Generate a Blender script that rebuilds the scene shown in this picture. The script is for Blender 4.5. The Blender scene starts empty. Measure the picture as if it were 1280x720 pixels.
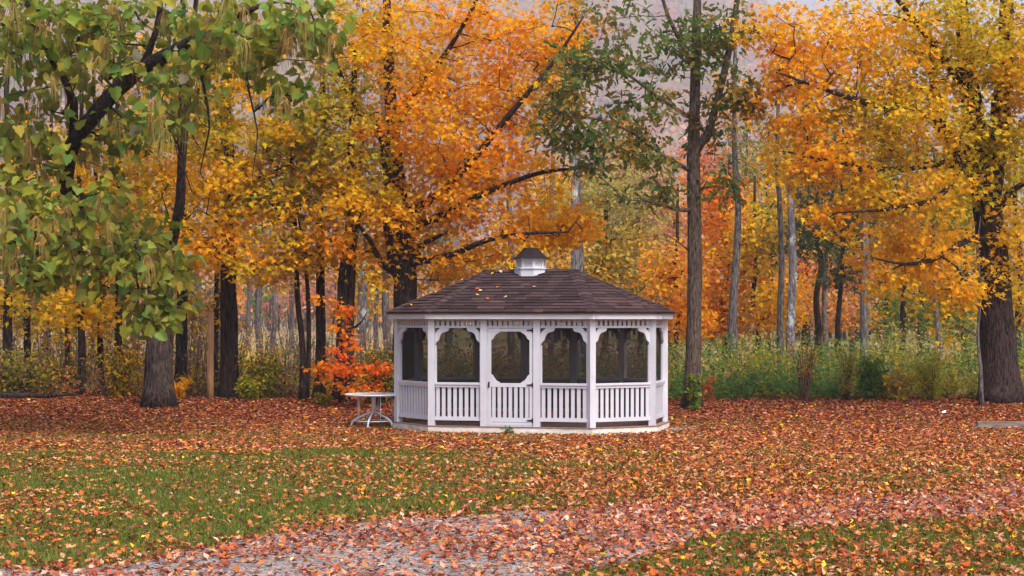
import bpy, math, random
import numpy as np
from mathutils import Vector, Matrix

# ------------------------------------------------------------------ camera, sky, sun, exposure
SC = bpy.context.scene
COL = SC.collection
F, CX, HY, H = 2200.0, 640.0, 398.5, 2.33      # focal (px of a 1280 frame), centre, horizon row, eye height

cam = bpy.data.cameras.new("camera")
camo = bpy.data.objects.new("camera", cam)
COL.objects.link(camo)
camo.location = (0, 0, H)
camo.rotation_euler = (math.radians(90), 0, 0)
cam.sensor_width = 36.0
cam.lens = F / 1280 * 36.0
cam.shift_y = (HY - 360) / 1280
cam.clip_start = 0.5
cam.clip_end = 12000
SC.camera = camo

SUN_EL, SUN_AZ = math.radians(57), math.radians(146)     # azimuth from +Y clockwise: behind the camera, to the right
w = bpy.data.worlds.new("World")
SC.world = w
w.use_nodes = True
nt = w.node_tree
sky = nt.nodes.new("ShaderNodeTexSky")
sky.sky_type = 'NISHITA'
sky.sun_disc = False
sky.sun_elevation = SUN_EL
sky.sun_rotation = SUN_AZ
sky.air_density = 1.0
sky.dust_density = 6.0
sky.ozone_density = 1.0
bg = nt.nodes["Background"]
hs = nt.nodes.new("ShaderNodeHueSaturation")          # a thin even overcast: the same sky, greyer
hs.inputs["Saturation"].default_value = 1.05
nt.links.new(sky.outputs[0], hs.inputs["Color"])
nt.links.new(hs.outputs[0], bg.inputs[0])
bg.inputs[1].default_value = 0.15

sun = bpy.data.lights.new("sun", 'SUN')
sun.energy = 1.3
sun.angle = math.radians(24)
sun.color = (1.0, 0.975, 0.955)
suno = bpy.data.objects.new("sun", sun)
COL.objects.link(suno)
sd = Vector((math.sin(SUN_AZ) * math.cos(SUN_EL), math.cos(SUN_AZ) * math.cos(SUN_EL), math.sin(SUN_EL)))
suno.rotation_euler = sd.to_track_quat('Z', 'Y').to_euler()
suno.location = (20, -20, 40)

SC.view_settings.view_transform = 'Standard'
SC.view_settings.look = 'None'
SC.view_settings.exposure = 1.02
SC.view_settings.gamma = 1.0
SC.view_settings.use_curve_mapping = False
SC.cycles.use_denoising = True
SC.cycles.max_bounces = 6
SC.cycles.diffuse_bounces = 4
SC.cycles.transmission_bounces = 4
SC.cycles.transparent_max_bounces = 12
SC.cycles.volume_bounces = 0

# ------------------------------------------------------------------ helpers
def lin(r, g, b):
    f = lambda c: (c / 12.92 if c <= .04045 else ((c + .055) / 1.055) ** 2.4)
    return (f(r / 255), f(g / 255), f(b / 255))

def at(px, py, Y):
    return np.array([(px - CX) / F * Y, Y, H - (py - HY) / F * Y])

def sstep(a, b, x):
    t = np.clip((np.asarray(x, float) - a) / (b - a), 0, 1)
    return t * t * (3 - 2 * t)

def vnoise(x, y, scale, seed=0):
    x = np.asarray(x, float) / scale; y = np.asarray(y, float) / scale
    xi = np.floor(x).astype(np.int64); yi = np.floor(y).astype(np.int64)
    fx = x - xi; fy = y - yi
    fx = fx * fx * (3 - 2 * fx); fy = fy * fy * (3 - 2 * fy)
    def h(a, b):
        n = (a * 374761393 + b * 668265263 + seed * 1442695041) & 0x7fffffff
        n = ((n ^ (n >> 13)) * 1274126177) & 0x7fffffff
        n = n ^ (n >> 16)
        return (n % 100003) / 100003.0
    return (h(xi, yi) * (1 - fx) + h(xi + 1, yi) * fx) * (1 - fy) + (h(xi, yi + 1) * (1 - fx) + h(xi + 1, yi + 1) * fx) * fy

def gz(x, y):
    """height of the ground"""
    x = np.asarray(x, float); y = np.asarray(y, float)
    z = 0.32 * sstep(38.8, 44, y) + 0.25 * sstep(46, 75, y)
    amp = 0.05 * sstep(26, 20, y) + 0.08 * sstep(40, 50, y) + 0.012
    return z + amp * (vnoise(x, y, 2.7, 3) - .5) + 0.4 * sstep(70, 130, y) * (vnoise(x, y, 30, 5) - .5)

def tag(o, label=None, cat=None, group=None, kind=None):
    if label: o["label"] = label
    if cat: o["category"] = cat
    if group: o["group"] = group
    if kind: o["kind"] = kind
    return o

def empty(name, loc=(0, 0, 0), rz=0.0):
    o = bpy.data.objects.new(name, None)
    o.empty_display_size = .2
    COL.objects.link(o)
    o.location = loc; o.rotation_euler = (0, 0, rz)
    return o

def link(name, me, parent=None):
    o = bpy.data.objects.new(name, me)
    COL.objects.link(o)
    if parent is not None: o.parent = parent
    return o

class MB:
    """collects boxes, tubes, prisms; build() links them as one mesh object"""
    def __init__(s): s.v = []; s.f = []; s.c = []
    def add(s, verts, faces):
        b = len(s.v); s.v += [tuple(p) for p in verts]; s.f += [tuple(i + b for i in f) for f in faces]
        return s
    def box(s, lo, hi, M=None):
        (a, b, c), (d, e, f) = lo, hi
        p = [(a, b, c), (d, b, c), (d, e, c), (a, e, c), (a, b, f), (d, b, f), (d, e, f), (a, e, f)]
        if M is not None: p = [tuple(M @ Vector(q)) for q in p]
        return s.add(p, [(0, 3, 2, 1), (4, 5, 6, 7), (0, 1, 5, 4), (1, 2, 6, 5), (2, 3, 7, 6), (3, 0, 4, 7)])
    def prism(s, poly, y0, y1, M=None):
        """poly in (x,z), extruded along y"""
        n = len(poly)
        p = [(x, y0, z) for x, z in poly] + [(x, y1, z) for x, z in poly]
        if M is not None: p = [tuple(M @ Vector(q)) for q in p]
        return s.add(p, [tuple(range(n)), tuple(range(2 * n - 1, n - 1, -1))] + [(i, i + n, (i + 1) % n + n, (i + 1) % n) for i in range(n)])
    def ring(s, polyA, zA, polyB, zB, cap=True):
        n = len(polyA)
        p = [(x, y, zA) for x, y in polyA] + [(x, y, zB) for x, y in polyB]
        f = [(i, (i + 1) % n, (i + 1) % n + n, i + n) for i in range(n)]
        if cap: f += [tuple(range(n - 1, -1, -1)), tuple(range(n, 2 * n))]
        return s.add(p, f)
    def tube(s, pts, rad, n=8, cap=True, rough=0.0, rnd=None):
        pts = np.asarray(pts, float); m = len(pts)
        rad = np.broadcast_to(np.asarray(rad, float), (m,))
        t = np.gradient(pts, axis=0); t /= np.linalg.norm(t, axis=1)[:, None] + 1e-12
        u = np.array([1., 0, 0]) if abs(t[0, 0]) < .8 else np.array([0, 1., 0])
        V = []
        ang = np.arange(n) * 2 * math.pi / n
        for i in range(m):
            u = u - t[i] * (u @ t[i]); u /= np.linalg.norm(u) + 1e-12
            v = np.cross(t[i], u)
            rr = rad[i] * np.ones(n)
            if rough and rnd is not None: rr = rr * (1 + rough * (rnd.rand(n) - .5))
            V.append(pts[i] + (np.cos(ang) * rr)[:, None] * u + (np.sin(ang) * rr)[:, None] * v)
        V = np.concatenate(V)
        f = []
        for i in range(m - 1):
            for j in range(n):
                f.append((i * n + j, i * n + (j + 1) % n, (i + 1) * n + (j + 1) % n, (i + 1) * n + j))
        if cap: f += [tuple(range(n - 1, -1, -1)), tuple(range((m - 1) * n, m * n))]
        return s.add(V.tolist(), f)
    def mesh(s, name, mat=None, smooth=False):
        me = bpy.data.meshes.new(name)
        me.from_pydata(s.v, [], s.f)
        if mat: me.materials.append(mat)
        if smooth: me.polygons.foreach_set("use_smooth", [True] * len(me.polygons))
        me.update()
        return me
    def build(s, name, mat=None, parent=None, smooth=False):
        return link(name, s.mesh(name, mat, smooth), parent)

def set_col(me, cols):
    a = me.color_attributes.new("Col", 'FLOAT_COLOR', 'POINT')
    c = np.ones((len(me.vertices), 4), np.float32); c[:, :3] = cols
    a.data.foreach_set("color", c.ravel())

def fast_mesh(name, V, faces_flat, face_sizes, cols=None, mat=None):
    me = bpy.data.meshes.new(name)
    me.vertices.add(len(V)); me.vertices.foreach_set("co", np.asarray(V, np.float32).ravel())
    me.loops.add(len(faces_flat)); me.loops.foreach_set("vertex_index", np.asarray(faces_flat, np.int32))
    starts = np.concatenate([[0], np.cumsum(face_sizes)[:-1]]).astype(np.int32)
    me.polygons.add(len(face_sizes)); me.polygons.foreach_set("loop_start", starts)
    me.update(calc_edges=True)
    if cols is not None: set_col(me, cols)
    if mat: me.materials.append(mat)
    return me

def T(pts, faces): return np.array(pts, float), faces
def fold(half, k=.25, droop=.25):
    """half outline from base to tip on +x, mirrored; folded along the midrib and drooping to the tip"""
    R = [(x, y, k * abs(x) - droop * y * y) for x, y in half]
    L = [(-x, y, k * abs(x) - droop * y * y) for x, y in half[1:-1]]
    n = len(half); m = n - 2
    pts = R + L
    return T(pts, [tuple(range(n)), (0,) + (n - 1,) + tuple(range(n + m - 1, n - 1, -1))])
LEAF_MAPLE = fold([(0, 0), (.30, -.04), (.20, .2), (.52, .46), (.2, .52), (0, 1)], .25, .2)
LEAF_CURL = fold([(0, 0), (.30, -.04), (.20, .2), (.50, .46), (.2, .52), (0, 1)], .55, -.3)
LEAF_CURL2 = fold([(0, 0), (.26, .02), (.20, .2), (.46, .5), (.2, .55), (0, 1)], -.5, .5)
LEAF_CURL3 = fold([(0, 0), (.34, .3), (.2, .7), (0, 1)], .8, -.5)
LEAF_SIMPLE = fold([(0, 0), (.38, .35), (0, 1)], .3, .25)
LEAF_OVAL = fold([(0, 0), (.26, .25), (.24, .6), (0, 1)], .3, .3)
LEAF_OAK = fold([(0, 0), (.16, .25), (.1, .38), (.27, .55), (.14, .68), (.2, .85), (0, 1)], .2, .25)
LEAF_HEART = fold([(0, 0.06), (.16, -.06), (.36, .0), (.48, .18), (.46, .40), (.30, .68), (.12, .88), (0, 1)], .28, .28)
LEAF_BROAD = fold([(0, 0.05), (.18, -.05), (.42, .04), (.50, .26), (.36, .44), (.38, .60), (.16, .80), (0, 1)], .3, .3)
LEAF_QUAD = T([(-.5, 0, 0), (.5, 0, .1), (.4, 1, -.1), (-.6, .9, .1)], [(0, 1, 2, 3)])
LEAF_NEEDLE = T([(0, 0, 0), (.06, .4, 0), (0, 1, -.1), (-.06, .4, .02), (.3, .85, -.05), (-.3, .85, .05)], [(0, 1, 2, 3), (0, 4, 1), (0, 3, 5)])

def leaf_arrays(tpl, pos, nrm, tip, size):
    tv, tf = tpl
    N = len(pos); k = len(tv)
    nrm = nrm / (np.linalg.norm(nrm, axis=1)[:, None] + 1e-9)
    tip = tip - nrm * (tip * nrm).sum(1)[:, None]
    tip = tip / (np.linalg.norm(tip, axis=1)[:, None] + 1e-9)
    side = np.cross(tip, nrm)
    V = pos[:, None, :] + size[:, None, None] * (tv[None, :, 0:1] * side[:, None, :] + tv[None, :, 1:2] * tip[:, None, :] + tv[None, :, 2:3] * nrm[:, None, :])
    flat = np.concatenate([np.array(f) for f in tf]); sz = np.array([len(f) for f in tf])
    FF = (flat[None, :] + (np.arange(N) * k)[:, None]).ravel()
    return V.reshape(-1, 3), FF, np.tile(sz, N), k

def leaves(name, tpl, pos, nrm, tip, size, col, mat, parent=None):
    V, FF, SZ, k = leaf_arrays(tpl, pos, nrm, tip, size)
    return link(name, fast_mesh(name, V, FF, SZ, np.repeat(col, k, axis=0), mat), parent)

class LeafBag:
    """several templates gathered into one mesh"""
    def __init__(s): s.V = []; s.F = []; s.S = []; s.C = []; s.n = 0
    def add(s, tpl, pos, nrm, tip, size, col):
        if len(pos) == 0: return
        V, FF, SZ, k = leaf_arrays(tpl, pos, nrm, tip, size)
        s.V.append(V); s.F.append(FF + s.n); s.S.append(SZ); s.C.append(np.repeat(col, k, axis=0)); s.n += len(V)
    def build(s, name, mat, parent=None):
        return link(name, fast_mesh(name, np.concatenate(s.V), np.concatenate(s.F), np.concatenate(s.S), np.concatenate(s.C), mat), parent)

# ------------------------------------------------------------------ materials
def newmat(name):
    m = bpy.data.materials.new(name); m.use_nodes = True
    b = m.node_tree.nodes["Principled BSDF"]
    b.inputs["Specular IOR Level"].default_value = .06
    return m, m.node_tree, b

def ramp(nt, fac, stops):
    r = nt.nodes.new("ShaderNodeValToRGB")
    e = r.color_ramp.elements
    e[0].position, e[0].color = stops[0][0], (*stops[0][1], 1)
    e[1].position, e[1].color = stops[-1][0], (*stops[-1][1], 1)
    for p, c in stops[1:-1]:
        q = e.new(p); q.color = (*c, 1)
    nt.links.new(fac, r.inputs[0])
    return r.outputs[0]

def noise(nt, scale, detail=4, rough=.55, vec=None, dist=0.0):
    n = nt.nodes.new("ShaderNodeTexNoise")
    n.inputs["Scale"].default_value = scale; n.inputs["Detail"].default_value = detail
    n.inputs["Roughness"].default_value = rough; n.inputs["Distortion"].default_value = dist
    if vec is not None: nt.links.new(vec, n.inputs["Vector"])
    return n.outputs["Fac"]

def coords(nt, scale=(1, 1, 1), kind="Object"):
    t = nt.nodes.new("ShaderNodeTexCoord"); mp = nt.nodes.new("ShaderNodeMapping")
    mp.inputs["Scale"].default_value = scale
    nt.links.new(t.outputs[kind], mp.inputs[0])
    return mp.outputs[0]

def bump(nt, b, h, strength=.3, dist=.02):
    n = nt.nodes.new("ShaderNodeBump"); n.inputs["Strength"].default_value = strength; n.inputs["Distance"].default_value = dist
    nt.links.new(h, n.inputs["Height"]); nt.links.new(n.outputs[0], b.inputs["Normal"])

def mixc(nt, fac, a, b, mode='MIX'):
    m = nt.nodes.new("ShaderNodeMix"); m.data_type = 'RGBA'; m.blend_type = mode
    for s, v in ((m.inputs[0], fac), (m.inputs[6], a), (m.inputs[7], b)):
        if hasattr(v, "default_value"): nt.links.new(v, s)
        elif isinstance(v, tuple): s.default_value = (*v, 1)
        else: s.default_value = v
    return m.outputs[2]

def leafmat(name, trans=.4, rough=.6):
    m, nt, b = newmat(name)
    at_ = nt.nodes.new("ShaderNodeAttribute"); at_.attribute_name = "Col"
    nt.links.new(at_.outputs[0], b.inputs["Base Color"])
    b.inputs["Roughness"].default_value = rough
    tr = nt.nodes.new("ShaderNodeBsdfTranslucent"); nt.links.new(at_.outputs[0], tr.inputs[0])
    mx = nt.nodes.new("ShaderNodeMixShader"); mx.inputs[0].default_value = trans
    nt.links.new(b.outputs[0], mx.inputs[1]); nt.links.new(tr.outputs[0], mx.inputs[2])
    nt.links.new(mx.outputs[0], nt.nodes["Material Output"].inputs[0])
    return m
M_LEAF = leafmat("leaf", .55)
M_BIGLEAF = leafmat("broad_leaf", .45, .6)
M_LITTER = leafmat("fallen_leaf", .12, .65)
M_GRASS = leafmat("grass_blade", .3, .6)

def barkmat(name, dark, light, patch=None, sc=1.0):
    m, nt, b = newmat(name)
    v = coords(nt, (9 * sc, 9 * sc, 1.6 * sc))
    n1 = noise(nt, 2.2, 6, .65, v, .6)
    c = ramp(nt, n1, [(.38, tuple(p * .6 for p in dark)), (.5, tuple(.5 * (p + q) for p, q in zip(dark, light))), (.64, tuple(min(1, q * 1.15) for q in light))])
    if patch:
        n2 = noise(nt, 2.4, 4, .6, coords(nt, (1.6, 1.6, 1.1)))
        f = nt.nodes.new("ShaderNodeMapRange"); f.inputs[1].default_value = .53; f.inputs[2].default_value = .62
        nt.links.new(n2, f.inputs[0])
        c = mixc(nt, f.outputs[0], c, patch)
    nt.links.new(c, b.inputs["Base Color"])
    b.inputs["Roughness"].default_value = .9
    bump(nt, b, n1, 1.0, .12)
    return m
M_BARK_DARK = barkmat("dark_bark", (.018, .013, .012), (.07, .05, .045))
M_BARK_MAPLE = barkmat("maple_bark", (.018, .013, .012), (.085, .06, .055), None, 1.3)
M_BARK_GREY = barkmat("grey_bark", (.07, .06, .06), (.22, .195, .19))
M_BARK_OAK = barkmat("oak_bark", (.06, .042, .034), (.19, .145, .12), None, 1.6)
M_BARK_BIRCH = barkmat("pale_patched_bark", (.11, .10, .11), (.26, .24, .25), (.55, .56, .55))
M_BARK_CATALPA = barkmat("catalpa_bark", (.018, .013, .012), (.12, .085, .072), (.05, .042, .038))
M_TWIG = barkmat("twig", (.025, .018, .016), (.09, .07, .06))

# white vinyl with slight grime and weather streaks
M_WHITE, nt, b = newmat("white_vinyl")
n = noise(nt, 1.7, 5, .6, coords(nt))
c = ramp(nt, n, [(.3, (.44, .45, .51)), (.6, (.515, .525, .595))])
n2 = noise(nt, 3.0, 6, .7, coords(nt, (7, 7, .7)))
c = mixc(nt, ramp(nt, n2, [(.56, (0, 0, 0)), (.74, (.55, .55, .55))]), c, (.34, .31, .28))
nt.links.new(c, b.inputs["Base Color"])
b.inputs["Roughness"].default_value = .45; b.inputs["Specular IOR Level"].default_value = .3
M_BASE, nt, b = newmat("weathered_skirt")
n = noise(nt, 3.0, 6, .65, coords(nt, (1, 1, 2.5)))
nt.links.new(ramp(nt, n, [(.3, (.36, .32, .27)), (.5, (.58, .55, .50)), (.7, (.72, .70, .67))]), b.inputs["Base Color"])
b.inputs["Roughness"].default_value = .7
M_DECK, nt, b = newmat("deck_boards")
n = noise(nt, 4, 5, .6, coords(nt, (6, 1, 1)))
nt.links.new(ramp(nt, n, [(.3, (.16, .10, .085)), (.7, (.30, .20, .17))]), b.inputs["Base Color"])
b.inputs["Roughness"].default_value = .8
M_INNER, nt, b = newmat("ceiling_boards")
n = noise(nt, 4, 4, .6, coords(nt, (1, 6, 1)))
nt.links.new(ramp(nt, n, [(.3, (.10, .07, .055)), (.7, (.17, .12, .09))]), b.inputs["Base Color"])
M_SHINGLE, nt, b = newmat("brown_shingle")
oi = nt.nodes.new("ShaderNodeObjectInfo")
av = nt.nodes.new("ShaderNodeAttribute"); av.attribute_name = "Col"
n = noise(nt, 90, 3, .7, coords(nt))
n2 = noise(nt, 2.2, 3, .6, coords(nt))
ad = nt.nodes.new("ShaderNodeMath"); ad.operation = 'MULTIPLY_ADD'; ad.inputs[1].default_value = .35
nt.links.new(n, ad.inputs[0]); nt.links.new(av.outputs["Fac"], ad.inputs[2])
ad2 = nt.nodes.new("ShaderNodeMath"); ad2.operation = 'MULTIPLY_ADD'; ad2.inputs[1].default_value = .3
nt.links.new(n2, ad2.inputs[0]); nt.links.new(ad.outputs[0], ad2.inputs[2])
nt.links.new(ramp(nt, ad2.outputs[0], [(.25, (.020, .013, .0155)), (.7, (.046, .029, .031)), (1.0, (.088, .052, .050))]), b.inputs["Base Color"])
b.inputs["Roughness"].default_value = .9
bump(nt, b, n, .4, .004)
M_BLACK, nt, b = newmat("black_iron")
b.inputs["Base Color"].default_value = (.012, .012, .014, 1); b.inputs["Roughness"].default_value = .5
M_SCREEN, nt, b = newmat("insect_screen")
b.inputs["Base Color"].default_value = (.02, .017, .018, 1); b.inputs["Roughness"].default_value = .9; b.inputs["Specular IOR Level"].default_value = .1
tr = nt.nodes.new("ShaderNodeBsdfTransparent"); mx = nt.nodes.new("ShaderNodeMixShader"); mx.inputs[0].default_value = .34
nt.links.new(tr.outputs[0], mx.inputs[1]); nt.links.new(b.outputs[0], mx.inputs[2])
nt.links.new(mx.outputs[0], nt.nodes["Material Output"].inputs[0])
M_GLASS, nt, b = newmat("table_glass")
b.inputs["Base Color"].default_value = (.60, .63, .58, 1); b.inputs["Roughness"].default_value = .12; b.inputs["Specular IOR Level"].default_value = .5
tr = nt.nodes.new("ShaderNodeBsdfTransparent"); mx = nt.nodes.new("ShaderNodeMixShader"); mx.inputs[0].default_value = .72
nt.links.new(tr.outputs[0], mx.inputs[1]); nt.links.new(b.outputs[0], mx.inputs[2])
nt.links.new(mx.outputs[0], nt.nodes["Material Output"].inputs[0])
M_LOUVER, nt, b = newmat("louver")
n = noise(nt, 5, 3, .5, coords(nt))
nt.links.new(ramp(nt, n, [(.3, (.50, .49, .50)), (.7, (.60, .59, .61))]), b.inputs["Base Color"])
def woodmat(name, a, c, sc=(8, 8, .8)):
    m, nt, b = newmat(name)
    n = noise(nt, 3, 6, .6, coords(nt, sc), .8)
    nt.links.new(ramp(nt, n, [(.3, a), (.7, c)]), b.inputs["Base Color"])
    b.inputs["Roughness"].default_value = .85
    bump(nt, b, n, .4, .01)
    return m
M_POST = woodmat("tan_post", (.25, .13, .07), (.46, .27, .15))
M_TIMBER = woodmat("weathered_timber", (.10, .085, .075), (.26, .22, .19), (.8, 8, 8))
M_STONE, nt, b = newmat("paving_stone")
n = noise(nt, 14, 5, .6, coords(nt))
nt.links.new(ramp(nt, n, [(.3, (.16, .14, .13)), (.7, (.32, .29, .28))]), b.inputs["Base Color"])
b.inputs["Roughness"].default_value = .9
M_PAPER, nt, b = newmat("white_scrap")
b.inputs["Base Color"].default_value = (.8, .8, .82, 1)

# ground: vertex colour for zone (lawn, leaf mould, far field), noise for soil and thatch
M_GROUND, nt, b = newmat("ground")
av = nt.nodes.new("ShaderNodeAttribute"); av.attribute_name = "Col"
n = noise(nt, 9, 8, .7, coords(nt)); n2 = noise(nt, 42, 5, .7, coords(nt))
c = mixc(nt, .75, av.outputs[0], ramp(nt, n, [(.3, (.45, .42, .38)), (.5, (.95, .95, .95)), (.72, (1.5, 1.45, 1.35))]), 'MULTIPLY')
c = mixc(nt, .8, c, ramp(nt, n2, [(.3, (.5, .5, .5)), (.7, (1.4, 1.4, 1.4))]), 'MULTIPLY')
nt.links.new(c, b.inputs["Base Color"]); b.inputs["Roughness"].default_value = .95
bump(nt, b, n2, .6, .03)
M_GRAVEL, nt, b = newmat("gravel")
vo = nt.nodes.new("ShaderNodeTexVoronoi"); vo.inputs["Scale"].default_value = 38
nt.links.new(coords(nt), vo.inputs["Vector"])
n = noise(nt, 1.1, 5, .6, coords(nt))
sp = nt.nodes.new("ShaderNodeSeparateColor"); nt.links.new(vo.outputs["Color"], sp.inputs[0])
c = ramp(nt, sp.outputs[0], [(0, (.11, .095, .092)), (.5, (.21, .185, .178)), (1, (.35, .315, .305))])
c = mixc(nt, .55, c, ramp(nt, n, [(.35, (.62, .55, .52)), (.65, (1.15, 1.12, 1.15))]), 'MULTIPLY')
nt.links.new(c, b.inputs["Base Color"]); b.inputs["Roughness"].default_value = .95
bump(nt, b, vo.outputs["Distance"], .7, .02)
M_HILL, nt, b = newmat("hillside")
n = noise(nt, .03, 6, .6, coords(nt))
nt.links.new(ramp(nt, n, [(.35, (.14, .08, .05)), (.5, (.22, .13, .06)), (.65, (.12, .12, .05))]), b.inputs["Base Color"])
b.inputs["Roughness"].default_value = 1

# ------------------------------------------------------------------ palettes (base colours of leaves)
P = dict(
    lawnleaf=[(.36, .10, .035), (.44, .16, .05), (.27, .065, .03), (.50, .27, .15), (.40, .12, .025), (.19, .065, .03), (.50, .21, .025), (.36, .17, .08)],
    orange=[(.82, .31, .008), (.86, .38, .010), (.78, .23, .008), (.86, .47, .014), (.72, .25, .008)],
    gold=[(.82, .40, .012), (.86, .50, .016), (.78, .33, .010), (.74, .48, .03)],
    goldgreen=[(.66, .42, .016), (.50, .42, .02), (.38, .39, .025), (.72, .38, .014), (.56, .34, .014)],
    yellowgreen=[(.28, .29, .03), (.36, .31, .03), (.19, .22, .03), (.42, .31, .025)],
    green=[(.10, .195, .045), (.135, .225, .045), (.08, .16, .05), (.17, .25, .045)],
    oak=[(.085, .15, .04), (.12, .185, .045), (.06, .105, .035), (.17, .21, .045), (.40, .20, .03)],
    red=[(.70, .13, .012), (.74, .18, .014), (.64, .09, .012), (.72, .23, .015)],
    russet=[(.42, .16, .05), (.50, .20, .07), (.36, .11, .04), (.46, .26, .09)],
    pink=[(.62, .26, .16), (.68, .34, .20), (.55, .20, .12), (.66, .39, .22)],
    tan=[(.46, .32, .15), (.40, .25, .12), (.54, .39, .20), (.34, .23, .12)],
    pale=[(.42, .36, .10), (.36, .31, .07), (.50, .38, .10), (.30, .28, .08)],
    pine=[(.045, .075, .035), (.06, .09, .04), (.035, .06, .03), (.10, .10, .04)],
    catalpa=[(.23, .25, .022), (.29, .28, .03), (.16, .235, .03), (.32, .27, .035), (.10, .22, .06), (.36, .29, .045), (.19, .20, .025), (.13, .17, .03), (.20, .30, .06)],
    litter=[(.27, .068, .03), (.36, .105, .04), (.20, .042, .026), (.44, .18, .085), (.35, .06, .02), (.54, .28, .18), (.13, .038, .03), (.50, .175, .02), (.43, .09, .02), (.23, .05, .03), (.17, .075, .04)],
    litterpink=[(.34, .105, .055), (.42, .17, .10), (.25, .06, .04), (.54, .31, .22), (.34, .08, .035), (.42, .145, .035), (.19, .05, .035)],
    dull=[(.17, .10, .05), (.22, .14, .06), (.12, .09, .04), (.20, .17, .05)],
)
def pick(rs, pal, n, var=.18):
    """pal: name or {name: weight}"""
    if isinstance(pal, str): pal = {pal: 1}
    names = list(pal); wt = np.array([pal[k] for k in names], float); wt /= wt.sum()
    cols = np.concatenate([np.array(P[k]) for k in names])
    pr = np.concatenate([np.full(len(P[k]), x / len(P[k])) for k, x in zip(names, wt)])
    c = cols[rs.choice(len(cols), n, p=pr)]
    return np.clip(c * (1 + var * rs.randn(n, 1)) * (1 + .06 * rs.randn(n, 3)), .004, .85)

# ------------------------------------------------------------------ tree machinery
def smooth_path(pts, step=.35):
    pts = np.array(pts, float)
    if len(pts) < 3: pts = np.array([pts[0], (pts[0] + pts[-1]) / 2, pts[-1]])
    ext = np.vstack([2 * pts[0] - pts[1], pts, 2 * pts[-1] - pts[-2]])
    out = []; tt = []
    for i in range(1, len(ext) - 2):
        p0, p1, p2, p3 = ext[i - 1:i + 3]
        n = max(2, int(np.linalg.norm(p2 - p1) / step))
        for k in range(n):
            t = k / n
            out.append(.5 * ((2 * p1) + (-p0 + p2) * t + (2 * p0 - 5 * p1 + 4 * p2 - p3) * t * t + (-p0 + 3 * p1 - 3 * p2 + p3) * t ** 3))
            tt.append(i - 1 + t)
    out.append(pts[-1]); tt.append(len(pts) - 1)
    return np.array(out), np.array(tt)

def limb_mesh(path, rads, n, rs, jit=0.0, rough=.1, flare=0.0):
    p, t = smooth_path(path)
    r = np.interp(t, np.arange(len(rads)), rads)
    if jit: p[1:-1] += jit * rs.randn(len(p) - 2, 3) * r[1:-1, None]
    if flare:
        h = p[:, 2] - p[0, 2]
        r = r * (1 + flare * np.exp(-np.maximum(h, 0) / .28))
    mb = MB(); mb.tube(p, r, n, True, rough, rs)
    return mb, p, r

def grow(rs, nodes, targets, wiggle=.12, steps=4, droop=.15):
    """connect every target to the nearest node of the growing skeleton; returns chains with radii"""
    nodes = [np.array(q) for q in nodes]
    n0 = len(nodes)
    parent = [-1] * n0
    arr = np.zeros((n0 + len(targets) * (steps + 1), 3)); arr[:n0] = nodes; cnt = n0
    d = np.array([np.min(((arr[:n0] - t) ** 2).sum(1)) for t in targets])
    chains = []
    pen = np.zeros(len(arr))
    for i in np.argsort(d):
        t = targets[i]
        dd = np.sqrt(((arr[:cnt] - t) ** 2).sum(1)) + .25 * pen[:cnt]
        # prefer nodes lower than the target
        dd = dd + .6 * np.maximum(0, arr[:cnt, 2] - t[2])
        j = int(np.argmin(dd)); a = arr[j]
        L = np.linalg.norm(t - a)
        k = max(2, min(steps, int(L / .35) + 1))
        mid = rs.randn(3) * wiggle * L * .5 + np.array([0, 0, droop * L * .4])
        ch = [j]
        for s in range(1, k + 1):
            u = s / k
            q = a * (1 - u) + t * u + mid * 4 * u * (1 - u) * .5 + rs.randn(3) * .02 * L
            arr[cnt] = q; parent.append(ch[-1]); pen[cnt] = pen[j] + L * u; ch.append(cnt); cnt += 1
        chains.append(ch)
    w = np.zeros(cnt)
    for ch in chains: w[ch[-1]] += 1
    for i in range(cnt - 1, n0 - 1, -1):
        if parent[i] >= 0: w[parent[i]] += w[i]
    return arr[:cnt], chains, w, n0

def twig_mesh(arr, chains, w, n0, r0=.007, pw=.5):
    mb = MB()
    for ch in chains:
        r = np.array([r0 * max(w[i], 1) ** pw for i in ch])
        r[0] = min(r[0], r[1] * 1.15)
        r[-1] *= .6
        mb.tube(arr[ch], r, 4 if r[0] < .02 else 6, False)
    return mb

def spray_leaves(rs, centers, per, rad, size, flat=.35, out=None, updir=.7, hang=.25):
    """leaves around each spray centre"""
    n = len(centers)
    idx = np.repeat(np.arange(n), per)
    m = len(idx)
    a = rs.rand(m) * 2 * math.pi; r = rad * np.sqrt(rs.rand(m)) * (.6 + .8 * rs.rand(n))[idx]
    tilt = rs.randn(n, 2) * .25
    off = np.stack([np.cos(a) * r, np.sin(a) * r, np.zeros(m)], 1)
    off[:, 2] = off[:, 0] * tilt[idx, 0] + off[:, 1] * tilt[idx, 1] + flat * rad * rs.randn(m) - .25 * r * r / max(rad, .01)
    pos = centers[idx] + off
    nrm = np.stack([rs.randn(m) * .65, rs.randn(m) * .65, np.full(m, updir)], 1)
    tip = off * [1, 1, 0] / (r[:, None] + .05) + rs.randn(m, 3) * .6 + np.array([0, 0, -hang])
    sz = size * (.7 + .6 * rs.rand(m))
    return pos, nrm, tip, sz, idx

def blob_points(rs, blobs, dens_k=1.0):
    """blobs: (px, py, Y, hw_px, hh_px, hd_m, n, palette) -> centres and palette index"""
    C = []; I = []
    for bi, (px, py, Y, hw, hh, hd, n, pal) in enumerate(blobs):
        n = int(n * dens_k)
        d = rs.randn(n, 3); d /= np.linalg.norm(d, axis=1)[:, None]
        d *= (rs.rand(n, 1) ** .45)
        c = at(px, py, Y); s = Y / F
        C.append(c + d * [hw * s, hd, hh * s]); I.append(np.full(n, bi))
    return np.concatenate(C), np.concatenate(I)

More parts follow.
